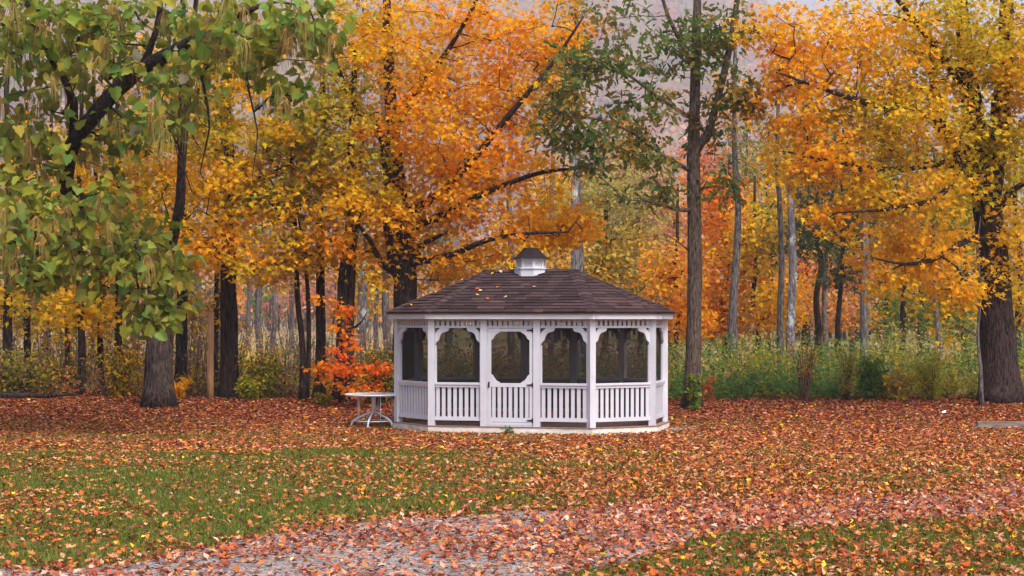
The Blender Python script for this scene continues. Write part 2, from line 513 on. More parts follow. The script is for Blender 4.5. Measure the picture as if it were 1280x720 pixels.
def make_tree(name, label, seed, base, trunk, trunk_r, limbs, blobs, bark, tpl=LEAF_MAPLE, size=.13, per=26, rad=.42,
              group=None, sides=12, cat="tree", flare=.5, twig_r=.007, flat=.3, updir=.7, hang=.3, mat=None, bare=None, rough=.12, twigmat=None, clump=.12, pw=.5):
    rs = np.random.RandomState(seed)
    root = empty(name, tuple(base))
    tag(root, label, cat, group)
    B = np.array(base)
    mb, p, r = limb_mesh([q - B for q in trunk], trunk_r, sides, rs, .02, rough, flare)
    mb.build("trunk", bark, root, True)
    nodes = [q for q in p[len(p) // 4:]]
    for lp, lr in limbs:
        mb, p, r = limb_mesh([q - B for q in lp], lr, max(6, sides - 4), rs, .05, rough)
        mb.build("limb", bark, root, True)
        nodes += [q for q in p[1:]]
    if blobs:
        C, I = blob_points(rs, blobs)
        C = C - B
        tg = C
        if bare is not None: tg = np.concatenate([C, bare - B])
        arr, ch, wgt, n0 = grow(rs, nodes, tg)
        twig_mesh(arr, ch, wgt, n0, twig_r, pw).build("branches", twigmat or bark, root, True)["kind"] = "stuff"
        bag = LeafBag()
        for bi, bl in enumerate(blobs):
            cc = C[I == bi]
            if len(cc) == 0: continue
            pos, nrm, tip, sz, idx = spray_leaves(rs, cc, per, rad, size, flat, None, updir, hang)
            spc = pick(rs, bl[7], len(cc), .1)            # each spray leans to one colour
            col = .55 * spc[idx] + .45 * pick(rs, bl[7], len(pos), clump + .05)
            bag.add(tpl, pos, nrm, tip, sz, col)
        bag.build("crown", mat or M_LEAF, root)
    return root

# ------------------------------------------------------------------ ground, drive, hill
def gravel_band(x, y):
    """0 outside the drive, 1 well inside; the drive comes in low on the left and runs off to the right"""
    ux = np.array([-14, -6, -4.1, -3.2, -1.7, -.2, 1.6, 3.2, 7.5, 12, 20, 40])
    uy = np.array([15.4, 16.2, 17.0, 18.2, 20.0, 21.4, 22.2, 22.6, 25.0, 27.5, 31, 38])
    ly = np.array([8.0, 9.0, 10.0, 11, 13.0, 14.6, 17.8, 19.6, 21.6, 24.2, 28, 35])
    top = np.interp(x, ux, uy) + 1.1 * (vnoise(x, y, 1.9, 11) - .5) + .4 * (vnoise(x, y, .5, 13) - .5)
    bot = np.interp(x, ux, ly) + 1.6 * (vnoise(x, y, 2.1, 12) - .5) + .5 * (vnoise(x, y, .5, 14) - .5)
    return np.clip(np.minimum(top - y, y - bot) / .35, 0, 1)

def nonuni(a):
    return np.array(sorted(set(np.round(a, 4))))
gy = nonuni(np.concatenate([np.arange(-30, 10, 4), np.arange(10, 60, .3), np.arange(60, 140, 3), np.geomspace(140, 6500, 24)]))
gx = np.concatenate([np.arange(0, 17, .3), np.geomspace(17, 3800, 46)])
gx = nonuni(np.concatenate([-gx, gx]))
GX, GY = np.meshgrid(gx, gy)
GZ = gz(GX, GY)
ny, nx = GX.shape
V = np.stack([GX.ravel(), GY.ravel(), GZ.ravel()], 1)
ii = (np.arange(ny - 1)[:, None] * nx + np.arange(nx - 1)[None, :]).ravel()
FF = np.stack([ii, ii + 1, ii + nx + 1, ii + nx], 1)
def cm(a): return np.array(a)[None, :]
x, y = V[:, 0], V[:, 1]
g1 = vnoise(x, y, 1.6, 21)[:, None]; g2 = vnoise(x, y, .7, 22)[:, None]
lawn = cm((.065, .10, .016)) * (1 - g1) + cm((.11, .13, .022)) * g1
thatch = cm((.13, .075, .04))
c = lawn * (1 - .35 * g2) + thatch * .35 * g2
back = sstep(30.5, 33.5, y + 1.5 * (g1[:, 0] - .5) + .25 * np.maximum(x, -6))[:, None]
c = c * (1 - back) + cm((.19, .075, .04)) * back
wood = sstep(44, 48, y)[:, None]
c = c * (1 - wood) + cm((.11, .085, .045)) * wood
fld = sstep(62, 80, y)[:, None]
st = vnoise(x * .2, y, 9, 23)[:, None]
c = c * (1 - fld) + (cm((.13, .15, .05)) * st + cm((.34, .22, .13)) * (1 - st)) * fld
me = fast_mesh("ground", V, FF.ravel(), np.full(len(FF), 4), c, M_GROUND)
me.polygons.foreach_set("use_smooth", [True] * len(me.polygons))
tag(link("ground", me), "grassy leaf-strewn ground running back under the trees", kind="structure")

# gravel drive: a sheet laid just over the ground, cut where the band fades
dx = np.arange(-13, 20, .12); dy = np.arange(8, 34, .12)
DX, DY = np.meshgrid(dx, dy); band = gravel_band(DX, DY)
ny, nx = DX.shape
V = np.stack([DX.ravel(), DY.ravel(), (gz(DX, DY) + .012 - .03 * (1 - band)).ravel()], 1)
ok = band > 0
q = ok[:-1, :-1] | ok[1:, :-1] | ok[:-1, 1:] | ok[1:, 1:]
ii = (np.arange(ny - 1)[:, None] * nx + np.arange(nx - 1)[None, :])[q]
FF = np.stack([ii, ii + 1, ii + nx + 1, ii + nx], 1)
me = fast_mesh("gravel_drive", V, FF.ravel(), np.full(len(FF), 4), None, M_GRAVEL)
me.polygons.foreach_set("use_smooth", [True] * len(me.polygons))
tag(link("gravel_drive", me), "grey gravel drive crossing the lawn in front", kind="structure")

def hillz(x, y):
    return 5.0 * hillz1(np.asarray(x) / 5.0, np.asarray(y) / 5.0)
def hillz1(x, y):
    crest = 185 - 95 * sstep(75, 210, x * 900 / np.maximum(y, 300)) + 14 * (vnoise(x, y, 120, 31) - .5)
    return crest * sstep(170, 950, y) ** .9 + 10 * (vnoise(x, y, 55, 32) - .5) * sstep(180, 300, y)
hx = np.linspace(-3600, 3600, 110); hy = np.linspace(830, 6200, 90)
HX, HYY = np.meshgrid(hx, hy); HZ = hillz(HX, HYY) - .5
ny, nx = HX.shape
V = np.stack([HX.ravel(), HYY.ravel(), HZ.ravel()], 1)
ii = (np.arange(ny - 1)[:, None] * nx + np.arange(nx - 1)[None, :]).ravel()
FF = np.stack([ii, ii + 1, ii + nx + 1, ii + nx], 1)
me = fast_mesh("hill", V, FF.ravel(), np.full(len(FF), 4), None, M_HILL)
tag(link("hill", me), "wooded hill rising far behind the trees", kind="structure")

rs = np.random.RandomState(77)
n = 3600
yy = 860 + 4000 * rs.rand(n) ** 1.4; xx = (rs.rand(n) - .5) * .72 * yy
R = 6 + 5 * rs.rand(n) + yy * .0042
zz = hillz(xx, yy) + R * .9
per = 38
idx = np.repeat(np.arange(n), per)
d = rs.randn(n * per, 3); d /= np.linalg.norm(d, axis=1)[:, None]; d *= .55 + .5 * rs.rand(n * per, 1)
pos = np.stack([xx, yy, zz], 1)[idx] + d * R[idx, None] * [1, 1, 1.15]
kinds = rs.choice(5, n, p=[.28, .2, .22, .2, .1])
pals = ["pink", "russet", "tan", "pale", "pine"]
tc = np.concatenate([pick(rs, pals[k], 1, .1) for k in kinds])
bagh = LeafBag()
bagh.add(LEAF_QUAD, pos, d + .4 * rs.randn(n * per, 3), rs.randn(n * per, 3), R[idx] * (.22 + .2 * rs.rand(n * per)), tc[idx] * (1 + .15 * rs.randn(n * per, 1)).clip(.5, 1.5))
tag(bagh.build("hillside_forest", M_LEAF), "far-off autumn woods covering the hill", kind="stuff")

# a band of mixed woods beyond the field, nearer on the right
n = 420
px = -60 + 1400 * rs.rand(n); far = rs.rand(n)
yy = np.where(px > 660, 125 + 190 * far, 230 + 230 * far); xx = (px - CX) / F * yy
Hh = 9 + 8 * rs.rand(n); Rw = 2.2 + 2.0 * rs.rand(n)
per = 150; idx = np.repeat(np.arange(n), per); m = n * per
d = rs.randn(m, 3); d /= np.linalg.norm(d, axis=1)[:, None]; d *= (.35 + .65 * rs.rand(m, 1))
pos = np.stack([xx, yy, gz(xx, yy) + Hh * .55], 1)[idx] + d * np.stack([Rw, Rw, Hh * .5], 1)[idx]
right = px > 660
kinds = np.where(right, rs.choice(6, n, p=[.26, .2, .14, .16, .14, .10]), rs.choice(6, n, p=[.12, .12, .34, .22, .16, .04]))
pals = ["orange", "pale", "pink", "tan", "green", "pine"]
tc = np.concatenate([pick(rs, pals[k], 1, .1) for k in kinds])
bagw = LeafBag()
bagw.add(LEAF_SIMPLE, pos, d * .5 + rs.randn(m, 3) * .6 + [0, 0, .4], rs.randn(m, 3), (.45 + .5 * rs.rand(m)) * (.7 + yy[idx] / 400), tc[idx] * (1 + .2 * rs.randn(m, 1)).clip(.4, 1.6))
mb = MB()
for i in range(n):
    mb.tube([(xx[i], yy[i], float(gz(xx[i], yy[i])) - .2), (xx[i] + .3 * rs.randn(), yy[i], Hh[i] * .5), (xx[i] + .4 * rs.randn(), yy[i], Hh[i] * .95)], [.16, .12, .04], 5, False)
fw = empty("distant_woods", (0, 0, 0)); tag(fw, "distant mixed autumn woods beyond the field", kind="stuff")
bagw.build("foliage", M_LEAF, fw)["kind"] = "stuff"
mb.build("trunks", M_TWIG, fw)["kind"] = "stuff"

# ------------------------------------------------------------------ the gazebo
A_, O_, E_ = 1.685, 1.092, .737
HD = O_ + E_
OCT = [(-A_ - O_, -E_), (-A_, -HD), (A_, -HD), (A_ + O_, -E_), (A_ + O_, E_), (A_, HD), (-A_, HD), (-A_ - O_, E_)]
def outset(Pg, t):
    Q = []; n = len(Pg)
    for i in range(n):
        p0, p1, p2 = (np.array(Pg[i - 1]), np.array(Pg[i]), np.array(Pg[(i + 1) % n]))
        d1 = (p1 - p0) / np.linalg.norm(p1 - p0); d2 = (p2 - p1) / np.linalg.norm(p2 - p1)
        n1 = np.array([d1[1], -d1[0]]); n2 = np.array([d2[1], -d2[0]])
        Q.append(tuple(p1 + (n1 + n2) / (1 + n1 @ n2) * t))
    return Q
GAZ_LOC, GAZ_ROT = (0.404, 37.44, 0.0), -0.245
gaz = empty("gazebo", GAZ_LOC, GAZ_ROT)
tag(gaz, "white screened garden gazebo with brown shingled roof and small cupola", "gazebo")
GW = Matrix.Translation(GAZ_LOC) @ Matrix.Rotation(GAZ_ROT, 4, 'Z')
ZD = .144
# base skirt and deck
sk = MB(); sk.ring(outset(OCT, .07), -.12, outset(OCT, .07), ZD - .015)
sk.build("base_skirt", M_BASE, gaz)
dk = MB(); dk.ring(outset(OCT, .082), ZD - .014, outset(OCT, .085), ZD)
dk.build("deck", M_DECK, gaz)

def frame(p0, p1):
    p0 = Vector((*p0, 0)); p1 = Vector((*p1, 0))
    u = (p1 - p0).normalized(); wv = Vector((u.y, -u.x, 0))           # outward
    M = Matrix(((u.x, -wv.x, 0, p0.x), (u.y, -wv.y, 0, p0.y), (0, 0, 1, 0), (0, 0, 0, 1)))   # local x along, y inward, z up
    return M, (p1 - p0).length

PW = .135       # post width
ZR, ZF0, ZF1, ZEV = 1.03, 2.145, 2.325, 2.455
IN = outset(OCT, -.05)
def mesh_of(mb, name, mat): return mb.mesh(name, mat)
bal_mesh = MB().box((-.036, -.012, 0), (.036, .012, 1)).mesh("baluster", M_WHITE)
spin_mesh = MB().box((-.036, -.012, 0), (.036, .012, 1)).mesh("spindle", M_WHITE)
BR = [(.11, 0), (.295, 0), (.295, -.028), (.275, -.06), (.235, -.078), (.19, -.085), (.15, -.105), (.12, -.14), (.10, -.19), (.088, -.235), (.066, -.265), (.03, -.285), (.022, -.32), (0, -.34), (0, -.11)]
def place_child(name, me, parent, M):
    o = link(name, me, parent)
    o.matrix_local = M
    return o
posts = []
def add_post(p, ang):
    M = Matrix.Translation((p[0], p[1], 0)) @ Matrix.Rotation(ang, 4, 'Z')
    mb = MB(); mb.box((-PW / 2, -PW / 2, ZD + .002), (PW / 2, PW / 2, ZF1 + .03), M)
    return mb.build("post", M_WHITE, gaz)

def panel(p0, p1, door=False):
    """one bay between two posts"""
    M, L = frame(p0, p1)
    a, b = PW / 2 + .002, L - PW / 2 - .002
    Wd = b - a
    # frieze: bottom rail, top rail and little upright spindles
    mb = MB(); mb.box((a, -.03, ZF0), (b, .03, ZF0 + .042), M); mb.box((a, -.03, ZF1 - .03), (b, .03, ZF1 + .02), M)
    fr = mb.build("frieze", M_WHITE, gaz)
    n = max(3, int(round(Wd / .112)))
    for k in range(n):
        x_ = a + (k + .5) * Wd / n
        place_child("spindle", spin_mesh, fr, M @ Matrix.Translation((x_, 0, ZF0 + .043)) @ Matrix.Diagonal((.95, 1, ZF1 - ZF0 - .074, 1)))
    if not door:
        for s in (0, 1):
            pol = BR if s == 0 else [(-x_, z_) for x_, z_ in BR][::-1]
            mb = MB(); mb.prism([(x_ + (a if s == 0 else b), z_ + ZF0 - .002) for x_, z_ in pol], -.022, .022, M)
            mb.build("bracket", M_WHITE, gaz)
        mb = MB(); mb.box((a, -.05, ZR - .045), (b, .05, ZR), M)
        MB().box((a + .004, -.03, ZR - .10), (b - .004, .03, ZR - .047), M).build("under_rail", M_WHITE, gaz)
        MB().box((a, -.03, ZD + .11), (b, .03, ZD + .185), M).build("bottom_rail", M_WHITE, gaz)
        rl = mb.build("railing", M_WHITE, gaz)
        n = max(3, int(round(Wd / .122)))
        for k in range(n):
            x_ = a + (k + .5) * Wd / n
            place_child("baluster", bal_mesh, rl, M @ Matrix.Translation((x_, 0, ZD + .187)) @ Matrix.Diagonal((1, 1, ZR - .102 - ZD - .187, 1)))
        mb = MB(); mb.box((a + .001, .034, ZR + .001), (b - .001, .037, ZF0 - .002), M)
        sc = mb.build("screen", M_SCREEN, gaz)
        for (x0, x1, z0, z1) in ((a, a + .028, ZR + .002, ZF0 - .35), (b - .028, b, ZR + .002, ZF0 - .35)):
            MB().box((x0, .0, z0), (x1, .05, z1), M).build("screen_frame", M_WHITE, sc)
        mb = MB(); mb.box((a + .001, .042, ZD + .2), (b - .001, .045, ZR - .05), M)
        mb.build("screen", M_SCREEN, gaz)
    else:
        zb, zt = ZD + .03, ZF0 - .012
        x0, x1 = a + .022, b - .02
        dr = MB()
        st_ = .062
        dr.box((x0, -.045, zb), (x0 + st_, -.005, zt), M); dr.box((x1 - st_, -.045, zb), (x1, -.005, zt), M)
        dr.box((x0 + st_, -.044, zt - .06), (x1 - st_, -.006, zt), M)
        dr.box((x0 + st_, -.044, ZR - .085), (x1 - st_, -.006, ZR - .005), M)
        dr.box((x0 + st_, -.044, zb), (x1 - st_, -.006, zb + .055), M); dr.box((x0 + st_, -.044, zb + .062), (x1 - st_, -.006, zb + .15), M)
        d = dr.build("door", M_WHITE, gaz)
        CR = [(0, 0), (.185, 0), (.175, -.018), (.135, -.038), (.10, -.062), (.068, -.10), (.045, -.145), (.018, -.17), (0, -.178)]
        zt2, zb2 = zt - .06, ZR - .005
        for sx in (0, 1):
            for sz in (0, 1):
                pol = [((x0 + st_ + q[0]) if sx == 0 else (x1 - st_ - q[0]), (zt2 + q[1]) if sz == 0 else (zb2 - q[1])) for q in CR]
                if sx != sz: pol = pol[::-1]
                mb = MB(); mb.prism(pol, -.042, -.008, M); mb.build("corner_bracket", M_WHITE, d)
        Wb = x1 - x0 - 2 * st_
        for k in range(7):
            x_ = x0 + st_ + (k + .5) * Wb / 7 + 0
            place_child("baluster", bal_mesh, d, M @ Matrix.Translation((x_, -.025, zb + .152)) @ Matrix.Diagonal((.98, 1, ZR - .087 - zb - .152, 1)))
        mb = MB(); mb.box((x0 + .01, -.003, zb + .15), (x1 - .01, .0, zt - .02), M); mb.build("screen", M_SCREEN, d)
        for zh in (zt - .035, ZR - .04, zb + .10):
            mb = MB(); mb.box((x1 - .008, -.056, zh - .05), (x1 + .03, -.046, zh + .05), M)
            mb.prism([(x1 - .012, zh - .022), (x1 - .012, zh + .022), (x1 - .12, zh + .008), (x1 - .12, zh - .008)][::-1], -.056, -.047, M)
            mb.build("hinge", M_BLACK, d)
        mb = MB(); mb.box((x0 + .008, -.058, ZR - .10), (x0 + .034, -.046, ZR + .02), M); mb.box((x0 + .012, -.085, ZR - .07), (x0 + .03, -.059, ZR - .005), M)
        mb.build("handle", M_BLACK, d)
        mb = MB(); mb.box((a, -.04, ZD + .002), (a + .018, .03, ZF0 - .002), M); mb.box((b - .016, -.04, ZD + .002), (b, .03, ZF0 - .002), M)
        mb.box((a + .019, -.04, ZD + .002), (b - .017, .03, ZD + .026), M)
        mb.build("door_frame", M_WHITE, gaz)

for i in range(8):
    p0, p1 = np.array(IN[i]), np.array(IN[(i + 1) % 8])
    k = 3 if i in (1, 5) else 1
    pts = [p0 + (p1 - p0) * j / k for j in range(k + 1)]
    d = p1 - p0; an = math.atan2(d[1], d[0])
    dpv = np.array(IN[i]) - np.array(IN[i - 1]); an0 = math.atan2(dpv[1], dpv[0])
    df = (an - an0 + math.pi) % (2 * math.pi) - math.pi
    add_post(p0, an0 + df / 2 if False else an)
    for j in range(1, k): add_post(pts[j], an)
    for j in range(k): panel(pts[j], pts[j + 1], door=(i == 1 and j == 1))

# fascia, ceiling, roof
EV = outset(OCT, .15)
EVI = outset(OCT, .12)
for i in range(8):
    a, b = EV[i], EV[(i + 1) % 8]; c_, d_ = EVI[i], EVI[(i + 1) % 8]
    mb = MB()
    q = [(*a, ZF1), (*b, ZF1), (*b, ZEV), (*a, ZEV), (*c_, ZF1), (*d_, ZF1), (*d_, ZEV), (*c_, ZEV)]
    mb.add(q, [(0, 1, 2, 3), (7, 6, 5, 4), (3, 2, 6, 7), (0, 4, 5, 1), (1, 5, 6, 2), (0, 3, 7, 4)])
    # a crown lip along the top
    a2, b2 = outset(OCT, .165)[i], outset(OCT, .165)[(i + 1) % 8]
    q = [(*a, ZEV - .035), (*b, ZEV - .035), (*b2, ZEV - .002), (*a2, ZEV - .002), (*b, ZEV - .002), (*a, ZEV - .002)]
    mb.add(q, [(0, 1, 2, 3), (3, 2, 4, 5), (0, 3, 5), (1, 4, 2)])
    mb.build("fascia", M_WHITE, gaz)
mb = MB(); n8 = 8
so = outset(OCT, .118); si = outset(OCT, .03)
mb.add([(*p, ZF1 + .022) for p in so] + [(*p, ZF1 + .022) for p in si], [(i, (i + 1) % 8, (i + 1) % 8 + 8, i + 8) for i in range(8)])
mb.build("soffit", M_WHITE, gaz)
ER = outset(OCT, .185); ZE, ZRG, RH = ZEV + .003, 3.36, .93
RL, RR = (-RH, 0, ZRG), (RH, 0, ZRG)
apex = {0: [RL], 1: [RR, RL], 2: [RR], 3: [RR], 4: [RR], 5: [RL, RR], 6: [RL], 7: [RL]}
mb = MB()
faces3 = []
for i in range(8):
    fc = [(*ER[i], ZE), (*ER[(i + 1) % 8], ZE)] + apex[i]
    faces3.append([np.array(q, float) for q in fc])
    mb.add(fc, [tuple(range(len(fc)))])
    mb.add([(q[0], q[1], q[2] - .03) for q in fc], [tuple(range(len(fc) - 1, -1, -1))])
    e0, e1 = (*ER[i], ZE), (*ER[(i + 1) % 8], ZE)
    mb.add([e0, e1, (e1[0], e1[1], ZE - .03), (e0[0], e0[1], ZE - .03)], [(0, 3, 2, 1)])
roof = mb.build("roof", M_INNER, gaz)

def clip_poly(poly, convex):
    """Sutherland-Hodgman; convex is counter-clockwise"""
    out = poly
    m = len(convex)
    for i in range(m):
        a, b = convex[i], convex[(i + 1) % m]
        inp, out = out, []
        if not inp: return []
        side = lambda p: (b[0] - a[0]) * (p[1] - a[1]) - (b[1] - a[1]) * (p[0] - a[0])
        for k in range(len(inp)):
            p, q = inp[k - 1], inp[k]
            sp, sq = side(p), side(q)
            if (sp >= 0) != (sq >= 0):
                t = sp / (sp - sq); out.append((p[0] + t * (q[0] - p[0]), p[1] + t * (q[1] - p[1])))
            if sq >= 0: out.append(q)
    return out
rs = np.random.RandomState(5)
front_faces = {0, 1, 2, 3}
rest = MB(); rest_c = []
EXP = .148
for fi, fc in enumerate(faces3):
    e = fc[1] - fc[0]; W_ = np.linalg.norm(e); e = e / W_
    top = fc[2]
    nrm = np.cross(e, top - fc[0]); nrm /= np.linalg.norm(nrm)
    s_ = np.cross(nrm, e)
    P2 = [((q - fc[0]) @ e, (q - fc[0]) @ s_) for q in fc]
    SL = max(p[1] for p in P2)
    rows = int(math.ceil(SL / EXP))
    for r in range(rows):
        s0 = r * EXP - (.02 if r == 0 else 0)
        s1 = (r + 1) * EXP + .03
        xx_ = -.3 * rs.rand() - .35
        while xx_ < W_ + .5:
            wd = .20 + .22 * rs.rand()
            pg = clip_poly([(xx_ + .004, s0), (xx_ + wd - .004, s0), (xx_ + wd - .004, s1), (xx_ + .004, s1)], [(p[0], p[1] - (.025 if p[1] < .01 else 0)) for p in P2])
            xx_ += wd
            if len(pg) < 3: continue
            ar = abs(sum(pg[k - 1][0] * pg[k][1] - pg[k][0] * pg[k - 1][1] for k in range(len(pg)))) / 2
            if ar < .0015: continue
            th = .018 + .010 * rs.rand()
            def lift(p): return th * (1 - (p[1] - s0) / (s1 - s0) * .85) + .004
            m_ = len(pg)
            tv = [fc[0] + e * p[0] + s_ * p[1] + nrm * lift(p) for p in pg]
            bv = [fc[0] + e * p[0] + s_ * p[1] + nrm * .001 for p in pg]
            fs = [tuple(range(m_))] + [(k, k + m_, (k + 1) % m_ + m_, (k + 1) % m_) for k in range(m_)]
            shade = .06 + .46 * rs.rand() ** 1.1
            if fi in front_faces:
                o = MB().add(tv + bv, fs).build("shingle", M_SHINGLE, roof)
                set_col(o.data, np.full((m_ * 2, 3), shade))
            else:
                rest.add(tv + bv, fs); rest_c += [shade] * (2 * m_)
o = rest.build("shingles", M_SHINGLE, roof); o["kind"] = "stuff"
set_col(o.data, np.repeat(np.array(rest_c)[:, None], 3, 1))
# hip and ridge caps
def caps(p0, p1, nA, nB, wdt=.13):
    p0, p1 = np.array(p0, float), np.array(p1, float)
    L = np.linalg.norm(p1 - p0); d = (p1 - p0) / L
    n = int(L / .17)
    la = np.cross(nA, d); la /= np.linalg.norm(la); lb = np.cross(d, nB); lb /= np.linalg.norm(lb)
    if la @ nB > 0: la = -la
    if lb @ nA > 0: lb = -lb
    up = nA + nB; up /= np.linalg.norm(up)
    for k in range(n):
        a = p0 + d * (k * L / n - .01); b = p0 + d * ((k + 1) * L / n + .02)
        h0, h1 = .03, .016
        q = [a + la * wdt + nA * h0, a + up * (h0 + .006), a + lb * wdt + nB * h0, b + la * wdt + nA * h1, b + up * (h1 + .006), b + lb * wdt + nB * h1]
        q += [a + la * wdt + nA * .004, a + up * .004, a + lb * wdt + nB * .004, b + la * wdt + nA * .004, b + lb * wdt + nB * .004]
        o = MB().add(q, [(0, 1, 4, 3), (1, 2, 5, 4), (6, 7, 1, 0), (7, 8, 2, 1), (0, 3, 9, 6), (2, 8, 10, 5)]).build("hip_cap", M_SHINGLE, roof)
        set_col(o.data, np.full((11, 3), .15 + .4 * rs.rand()))
def fn(i):
    f = faces3[i]; n = np.cross(f[1] - f[0], f[2] - f[0]); return n / np.linalg.norm(n)
for i in range(8):
    ap = RL if i in (0, 1, 6, 7) else RR
    caps((*ER[i], ZE), ap, fn(i - 1), fn(i))
caps(RL, RR, fn(1), fn(5))

# cupola
def octag(r, sx=1.0):
    k = r / math.cos(math.pi / 8)
    return [(k * math.cos(math.pi / 8 + i * math.pi / 4 + math.pi) * sx, k * math.sin(math.pi / 8 + i * math.pi / 4 + math.pi)) for i in range(8)]
cup = MB()
cup.ring(octag(.335), 3.10, octag(.335), 3.385)
cup.ring(octag(.36), 3.386, octag(.36), 3.405)
cup.ring(octag(.34), 3.575, octag(.36), 3.60)
cupo = cup.build("cupola", M_WHITE, gaz)
oc = octag(.30)
for i in range(8):
    M, L = frame(oc[i], oc[(i + 1) % 8])
    z0, z1 = 3.406, 3.574
    mb = MB()
    mb.box((0, 0, z0), (.038, .03, z1), M); mb.box((L - .038, 0, z0), (L, .03, z1), M)
    x0, x1 = .0385, L - .0385
    mb.box((x0, 0, z0), (x1, .03, z0 + .02), M)
    arch = [(x0, z1), (x0, z1 - .07)] + [((x0 + x1) / 2 - (x1 - x0) / 2 * math.cos(t), z1 - .07 + .052 * math.sin(t)) for t in np.linspace(.15, math.pi - .15, 8)] + [(x1, z1 - .07), (x1, z1)]
    mb.prism(arch, 0, .03, M)
    mb.build("window_frame", M_WHITE, cupo)
    for k in range(5):
        z_ = z0 + .024 + k * .024
        mb = MB(); mb.add([tuple(M @ Vector(q)) for q in ((x0, .012, z_), (x1, .012, z_), (x1, .03, z_ + .022), (x0, .03, z_ + .022), (x0, .014, z_ - .004), (x1, .014, z_ - .004))], [(0, 1, 2, 3), (4, 5, 1, 0)])
        mb.build("louver", M_LOUVER, cupo)
mb = MB(); mb.ring(octag(.27), 3.406, octag(.27), 3.574); mb.build("liner", M_LOUVER, cupo)
mb = MB()
prof = [(.385, 3.601), (.375, 3.612), (.30, 3.66), (.235, 3.72), (.18, 3.79), (.15, 3.835)]
for (ra, za), (rb, zb_) in zip(prof[:-1], prof[1:]):
    mb.ring(octag(ra), za, octag(rb), zb_, cap=(ra == .385 or rb == .15))
o = mb.build("cupola_roof", M_SHINGLE, cupo); set_col(o.data, np.full((len(o.data.vertices), 3), -.15))

# ------------------------------------------------------------------ patio table
TX, TY = -2.97, 37.75
tb = empty("patio_table", (TX, TY, float(gz(TX, TY))))
tag(tb, "round white metal patio table with glass top beside the gazebo", "table")
ang = np.linspace(0, 2 * math.pi, 41)
mb = MB(); mb.tube([(.60 * math.cos(t), .60 * math.sin(t), .70) for t in ang], .022, 8, False); mb.build("rim", M_WHITE, tb, True)
mb = MB(); c48 = [(.592 * math.cos(t), .592 * math.sin(t)) for t in ang[:-1]]; mb.ring(c48, .700, c48, .706); mb.build("glass_top", M_GLASS, tb)
mb = MB(); mb.tube([(0, 0, .27), (0, 0, .5), (0, 0, .698)], [.055, .05, .05], 12); mb.build("column", M_WHITE, tb, True)
for k in range(5):
    t = math.radians(-100 + 72 * k)
    pr = [(.03, .33), (.10, .31), (.22, .25), (.36, .19), (.45, .11), (.49, .0)]
    pp, _ = smooth_path([(r * math.cos(t), r * math.sin(t), z) for r, z in pr], .05)
    mb = MB(); mb.tube(pp, .022, 8); mb.build("leg", M_WHITE, tb, True)
    t2 = t + math.radians(36)
    mb = MB(); mb.tube([(.40 * math.cos(t2), .40 * math.sin(t2), .14), (.40 * math.cos(t2), .40 * math.sin(t2), .42), (.40 * math.cos(t2), .40 * math.sin(t2), .695)], .010, 6); mb.build("strut", M_WHITE, tb, True)
mb = MB(); mb.tube([(.40 * math.cos(t), .40 * math.sin(t), .14) for t in ang], .013, 6, False); mb.build("lower_ring", M_WHITE, tb, True)

# ------------------------------------------------------------------ small things on the ground
px_ = at(263, 500, 44.2); bz = float(gz(px_[0], 44.2))
po = empty("wooden_post", (px_[0], 44.2, bz)); tag(po, "tall tan wooden post standing beside the dark trunk", "post")
mb = MB(); mb.tube([(0, 0, -.2), (0, 0, .5), (.01, 0, 1.3), (.015, 0, 2.16)], [.088, .086, .084, .08], 12, True, .04, np.random.RandomState(2)); mb.build("shaft", M_POST, po, True)
mb = MB(); mb.tube([(.015, 0, 2.161), (.015, 0, 2.18)], [.081, .06], 12); mb.build("top_cap", M_POST, po, True)

tm = empty("landscape_timber", (9.85, 37.3, float(gz(9.85, 37.3)))); tag(tm, "weathered timber beam lying flat at the lawn edge below the big maple", "timber")
mb = MB(); mb.box((0, -.08, -.03), (2.9, .08, .15)); mb.build("beam", M_TIMBER, tm)

sl = MB(); sl.ring([(-.28, -.4), (.25, -.44), (.3, .36), (-.24, .42)], -.05, [(-.26, -.38), (.23, -.42), (.28, .34), (-.22, .40)], .035)
slo = sl.build("paving_slab", M_STONE); slo.location = (3.52, 36.75, 0.0); slo.rotation_euler = (0, 0, -.245)
tag(slo, "flat grey stone slab at the corner of the gazebo base", "slab")

pc = MB(); pc.add([(-.05, -.03, .02), (.04, -.04, .04), (.045, .04, .08), (-.04, .045, .055), (0, 0, .075)], [(0, 1, 4), (1, 2, 4), (2, 3, 4), (3, 0, 4)])
q = at(1180, 521, 40.9); pco = pc.build("paper_scrap", M_PAPER); pco.location = (q[0], 40.9, float(gz(q[0], 40.9)) + .01)
tag(pco, "crumpled white paper scrap lying on the fallen leaves", "litter")

rs = np.random.RandomState(9)
def fallen_branch(name, label, pts, rads, mat):
    b0 = np.array(pts[0]); b0[2] = float(gz(b0[0], b0[1]))
    r = empty(name, tuple(b0)); tag(r, label, "branch")
    mb, p, _ = limb_mesh([np.array(q) - b0 for q in pts], rads, 8, rs, .1, .15); mb.build("stem", mat, r, True)
    k = len(p) // 2
    mb, _, _ = limb_mesh([p[k], p[k] + [.3, .2, .12], p[k] + [.7, .35, .15]], [rads[0] * .4, rads[0] * .3, rads[0] * .1], 6, rs, .1); mb.build("side_twig", mat, r, True)
fallen_branch("fallen_branch", "long dark fallen branch lying at the wood edge", [(-14.2, 43.9, .36), (-13.0, 43.85, .41), (-12.0, 43.8, .40), (-10.8, 43.7, .46)], [.1, .085, .07, .03], M_BARK_DARK)
fallen_branch("fallen_branch", "thin grey stick lying behind the timber beam", [(12.3, 38.7, .12), (11.5, 38.4, .10), (10.8, 38.1, .05)], [.03, .025, .01], M_BARK_GREY)

